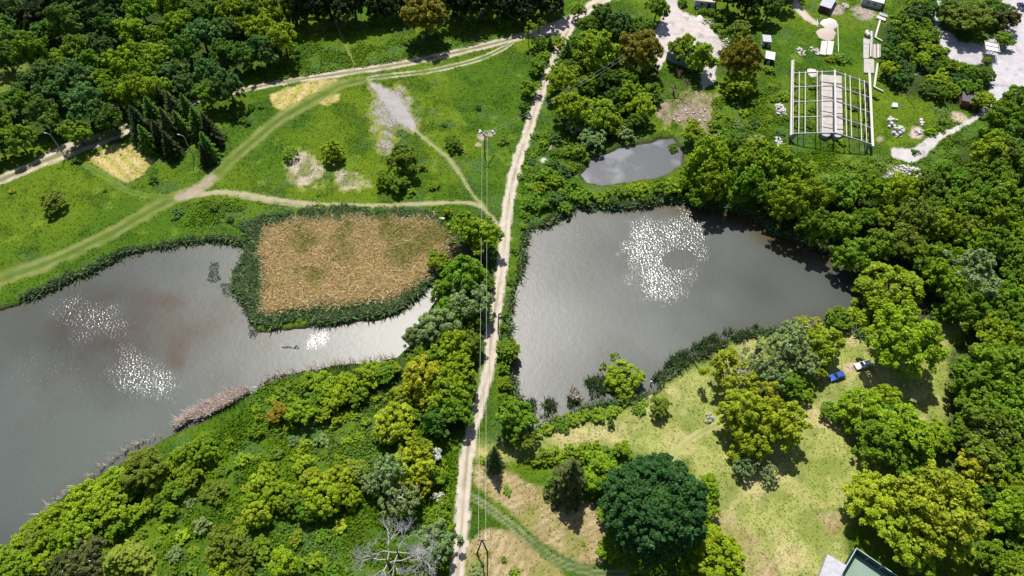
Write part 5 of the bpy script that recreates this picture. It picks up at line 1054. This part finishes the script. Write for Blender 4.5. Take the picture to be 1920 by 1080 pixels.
# pole with arms at the upper right and its wires
bp4 = on(1436, 42); root = empty("power_pole", bp4); tag(root, "grey power pole with a strut behind the upper sheds", "power pole", "power poles")
MB().tube([(0, 0, -.3), (0, 0, 8.0)], [.17, .12], 7).build("pole", STEEL, root); st = on(1424, 30); MB().tube([st - bp4, Vector((0, 0, 6.5))], [.12, .1], 6).build("strut", STEEL, root); MB().bar(Vector((-.8, .2, 7.8)), Vector((.8, -.2, 7.8)), .14, .14).build("cross_arm", STEEL, root)
def wire(a, b, sag, label, r=.024):
    n = 22; pts = [a.lerp(b, i / n) - Vector((0, 0, sag * 4 * (i / n) * (1 - i / n))) for i in range(n + 1)]; o = pts[0].copy()
    tag(MB().tube([p - o for p in pts], r, 5).build("power_line", WIREM, None, o), label, "wire", "power line wires")
for x, s in ((-.7, "left"), (.7, "right")):
    wire(apx + Vector((x, 0, .15)), top2 + Vector((x, 0, .3)), 1.6, f"{s} pale wire strung from the A-shaped pole up the dam")
    wire(top2 + Vector((x, 0, .3)), at(1178 + x * 8, 100, 9.5), 1.4, f"{'upper' if x < 0 else 'lower'} wire slanting from the meadow pole over the dirt road")
    wire(bp4 + Vector((x, 0, 7.9)), at(1395, -14 + x * 6, 8), .6, f"{'upper' if x < 0 else 'lower'} wire leaving the pole behind the sheds")

# ------------------------------------------------------------------ cars
def car(front, rear, paint, label, L=4.2, Wd=1.68, H_=1.4, boxy=True):
    f, b = on(*front), on(*rear); c = (f + b) / 2; root = empty("parked_car", c, math.atan2(f.y - b.y, f.x - b.x)); tag(root, label, "car", "parked cars")
    prof = [(-L / 2, .35), (-L / 2, .78), (-L * .47, .88), (-L * .30, .92), (L * .16, .90), (L * .42, .80), (L / 2, .68), (L / 2, .35)]
    m = MB(); n = len(prof); yy = (-Wd / 2, -Wd / 2 + .10, Wd / 2 - .10, Wd / 2)
    for y, k in zip(yy, (.0, 1, 1, .0)):
        for i, (x, z) in enumerate(prof): m.v.append((x * (.985 if not k else 1), y, z if (k or z < .4) else z - .06))
    for j in range(3): m.f += [(j * n + i, (j + 1) * n + i, (j + 1) * n + (i + 1) % n, j * n + (i + 1) % n) for i in range(n)]
    m.f += [tuple(range(n)), tuple(3 * n + i for i in range(n - 1, -1, -1))]
    m.build("body", paint, root, bevel=.03)
    x0, x1, x2, x3 = -L * .42, -L * .30, L * .04, L * .20                         # cabin: rear foot, rear roof, front roof, front foot
    w0, w1 = Wd / 2 - .08, Wd / 2 - .24
    MB().hexa([(x0, -w0, .86), (x3, -w0, .86), (x3, w0, .86), (x0, w0, .86)], [(x1, -w1, H_ - .06), (x2, -w1, H_ - .06), (x2, w1, H_ - .06), (x1, w1, H_ - .06)]).build("glass_cabin", GLASS, root)
    MB().hexa([(x1 - .08, -w1 - .04, H_ - .07), (x2 + .08, -w1 - .04, H_ - .07), (x2 + .08, w1 + .04, H_ - .07), (x1 - .08, w1 + .04, H_ - .07)], [(x1, -w1, H_), (x2, -w1, H_), (x2, w1, H_), (x1, w1, H_)]).build("roof", paint, root, bevel=.03)
    pl = MB()
    for s in (-1, 1):
        for (a, b_) in (((x0, s * (w0 + .01), .86), (x1, s * (w1 + .01), H_ - .05)), ((x3, s * (w0 + .01), .86), (x2, s * (w1 + .01), H_ - .05)), (((x0 + x3) / 2, s * (w0 + .015), .86), ((x1 + x2) / 2, s * (w1 + .015), H_ - .05))): pl.bar(a, b_, .08, .06)
    pl.build("pillar", paint, root)
    for x in (-L * .31, L * .31):
        for s in (-1, 1):
            w_ = MB().tube([(x, s * (Wd / 2 - .18), .31), (x, s * (Wd / 2 + .012), .31)], .31, 14).build("wheel", RUBBER, root); MB().tube([(x, s * (Wd / 2), .31), (x, s * (Wd / 2 + .02), .31)], .18, 10).build("rim", STEEL, w_)
    for s in (-1, 1):
        MB().box((L / 2 + .005, s * Wd * .34, .62), (.03, .30, .15)).build("headlight", LAMPW, root); MB().box((-L / 2 - .005, s * Wd * .36, .68), (.03, .26, .16)).build("tail_light", WALL_RED, root); MB().box((x3 - .25, s * (Wd / 2 + .04), .95), (.14, .16, .12)).build("mirror", paint, root)
    for x in (-L / 2 - .04, L / 2 + .04): MB().box((x, 0, .42), (.1, Wd * .96, .16)).build("bumper", STEEL, root)
def carpaint(name, c): return plain(name, c, .25, .05, 1.0, metal=.2, spec=.6)
car((1551, 713), (1584, 702), carpaint("blue_paint", (.03, .10, .42)), "blue parked car below the yellow-green tree on the dry clearing", 4.0)
car((1600, 691), (1633, 682), carpaint("silver_paint", (.68, .70, .76)), "silver white parked car half under the big lime tree", 4.2)
car((1921, 26), (1906, 4), carpaint("navy_paint", (.02, .04, .10)), "dark navy car parked at the upper right corner of the lot", 4.3)
# small white barrel by the cottage
p = on(1307, 15.5); root = empty("barrel", p); tag(root, "white barrel lying against the cottage's grey wall", "barrel")
MB().tube([(-.55, -.6, .4), (-.35, -.6, .4), (.35, -.6, .4), (.55, -.6, .4)], [.34, .42, .42, .34], 12).build("drum", CONC_W, root, smooth=True); MB().tube([(0, -.6, .8), (0, -.6, .92)], .09, 8).build("cap", STEEL, root)

# ------------------------------------------------------------------ the angler, up to the shins in the water
SKIN = plain("skin", (.48, .29, .21), .6, .1, 6.0); VEST = plain("black_vest", (.015, .015, .018), .8, .2, 6.0); HAT = plain("white_hat", (.78, .76, .72), .8, .1, 6.0); TROUS = plain("grey_trousers", (.30, .31, .33), .85, .2, 6.0)
p = at(1220.5, 719, 0); p.z = WATER_Z - .12
root = empty("person", p, R_(150)); tag(root, "person in white hat and black vest standing in the pond's edge", "person")
V = []; Ed = []; Rr = []
def jn(pt, r, par=None):
    V.append(pt); Rr.append(r)
    if par is not None: Ed.append((par, len(V) - 1))
    return len(V) - 1
pel = jn((0, 0, .95), .15); wst = jn((.0, 0, 1.10), .135, pel); che = jn((.02, 0, 1.30), .15, wst); nk0 = jn((.03, 0, 1.47), .075, che); nk = jn((.05, 0, 1.53), .055, nk0); hd = jn((.07, 0, 1.62), .088, nk); ht = jn((.07, 0, 1.73), .075, hd); ns = jn((.155, 0, 1.63), .018, hd)
for s in (-1, 1):
    hp = jn((0, s * .10, .88), .095, pel); kn = jn((.04, s * .12, .50), .062, hp); an = jn((.0, s * .13, .10), .045, kn); jn((.15, s * .14, .04), .04, an)
    sh = jn((.02, s * .19, 1.41), .066, che); el = jn((.06, s * .27, 1.14), .045, sh); wr = jn((.28, s * .17, 1.06), .030, el); pa_ = jn((.36, s * .13, 1.06), .034, wr)
    jn((.37, s * .075, 1.09), .010, jn((.355, s * .09, 1.07), .011, pa_))
    for k, ln_ in enumerate((.055, .068, .065, .05)):
        y = s * (.13 + (k - 1.5) * .02); a = jn((.40, y, 1.07 - .004 * k), .010, pa_); jn((.40 + ln_ * .55, y - s * .012, 1.045), .009, a)
me = bpy.data.meshes.new("body"); me.from_pydata(V, Ed, []); me.update(); bo = link_mesh("body", me, SKIN, root)
bo.modifiers.new("skin", 'SKIN'); bo.modifiers.new("smooth", 'SUBSURF').levels = 2; bo.modifiers["smooth"].render_levels = 2
for i, v_ in enumerate(me.skin_vertices[0].data): v_.radius = (Rr[i], Rr[i] * (.8 if i in (0, 1, 2) else 1)); v_.use_root = i == 0
m = MB(); ring_ = lambda z, a, b_, x=0: [(x + math.cos(2 * math.pi * k / 14) * a, math.sin(2 * math.pi * k / 14) * b_, z) for k in range(14)]
def loft(rings):
    m = MB(); n = len(rings[0]); m.v = [q for r_ in rings for q in r_]
    for j in range(len(rings) - 1): m.f += [(j * n + i, j * n + (i + 1) % n, (j + 1) * n + (i + 1) % n, (j + 1) * n + i) for i in range(n)]
    return m
loft([ring_(.92, .155, .19), ring_(1.1, .145, .17), ring_(1.3, .165, .20, .02), ring_(1.42, .13, .21, .02), ring_(1.50, .07, .09, .03)]).build("vest", VEST, root, smooth=True)
for s in (-1, 1):
    r_ = lambda z, a, x, y: [(x + math.cos(2 * math.pi * k / 10) * a, y + math.sin(2 * math.pi * k / 10) * a, z) for k in range(10)]
    loft([r_(.05, .07, .0, s * .13), r_(.5, .085, .04, s * .12), r_(.9, .115, 0, s * .095), r_(.97, .10, 0, s * .08)]).build("trouser_leg", TROUS, root, smooth=True)
h_ = loft([ring_(1.68, .20, .20, .07), ring_(1.70, .20, .20, .07), ring_(1.71, .125, .115, .07), ring_(1.82, .11, .10, .07), ring_(1.84, .02, .02, .07)]); h_.build("hat", HAT, root, smooth=True)
for s in (-1, 1):
    MB().tube([(.148, s * .034, 1.655), (.158, s * .034, 1.655)], .012, 8).build("eye", DARK, root); MB().tube([(.06, s * .088, 1.63), (.06, s * .108, 1.63)], [.03, .02], 8).build("ear", SKIN, root)
MB().box((.153, 0, 1.575), (.012, .045, .010)).build("mouth", WALL_RED, root)
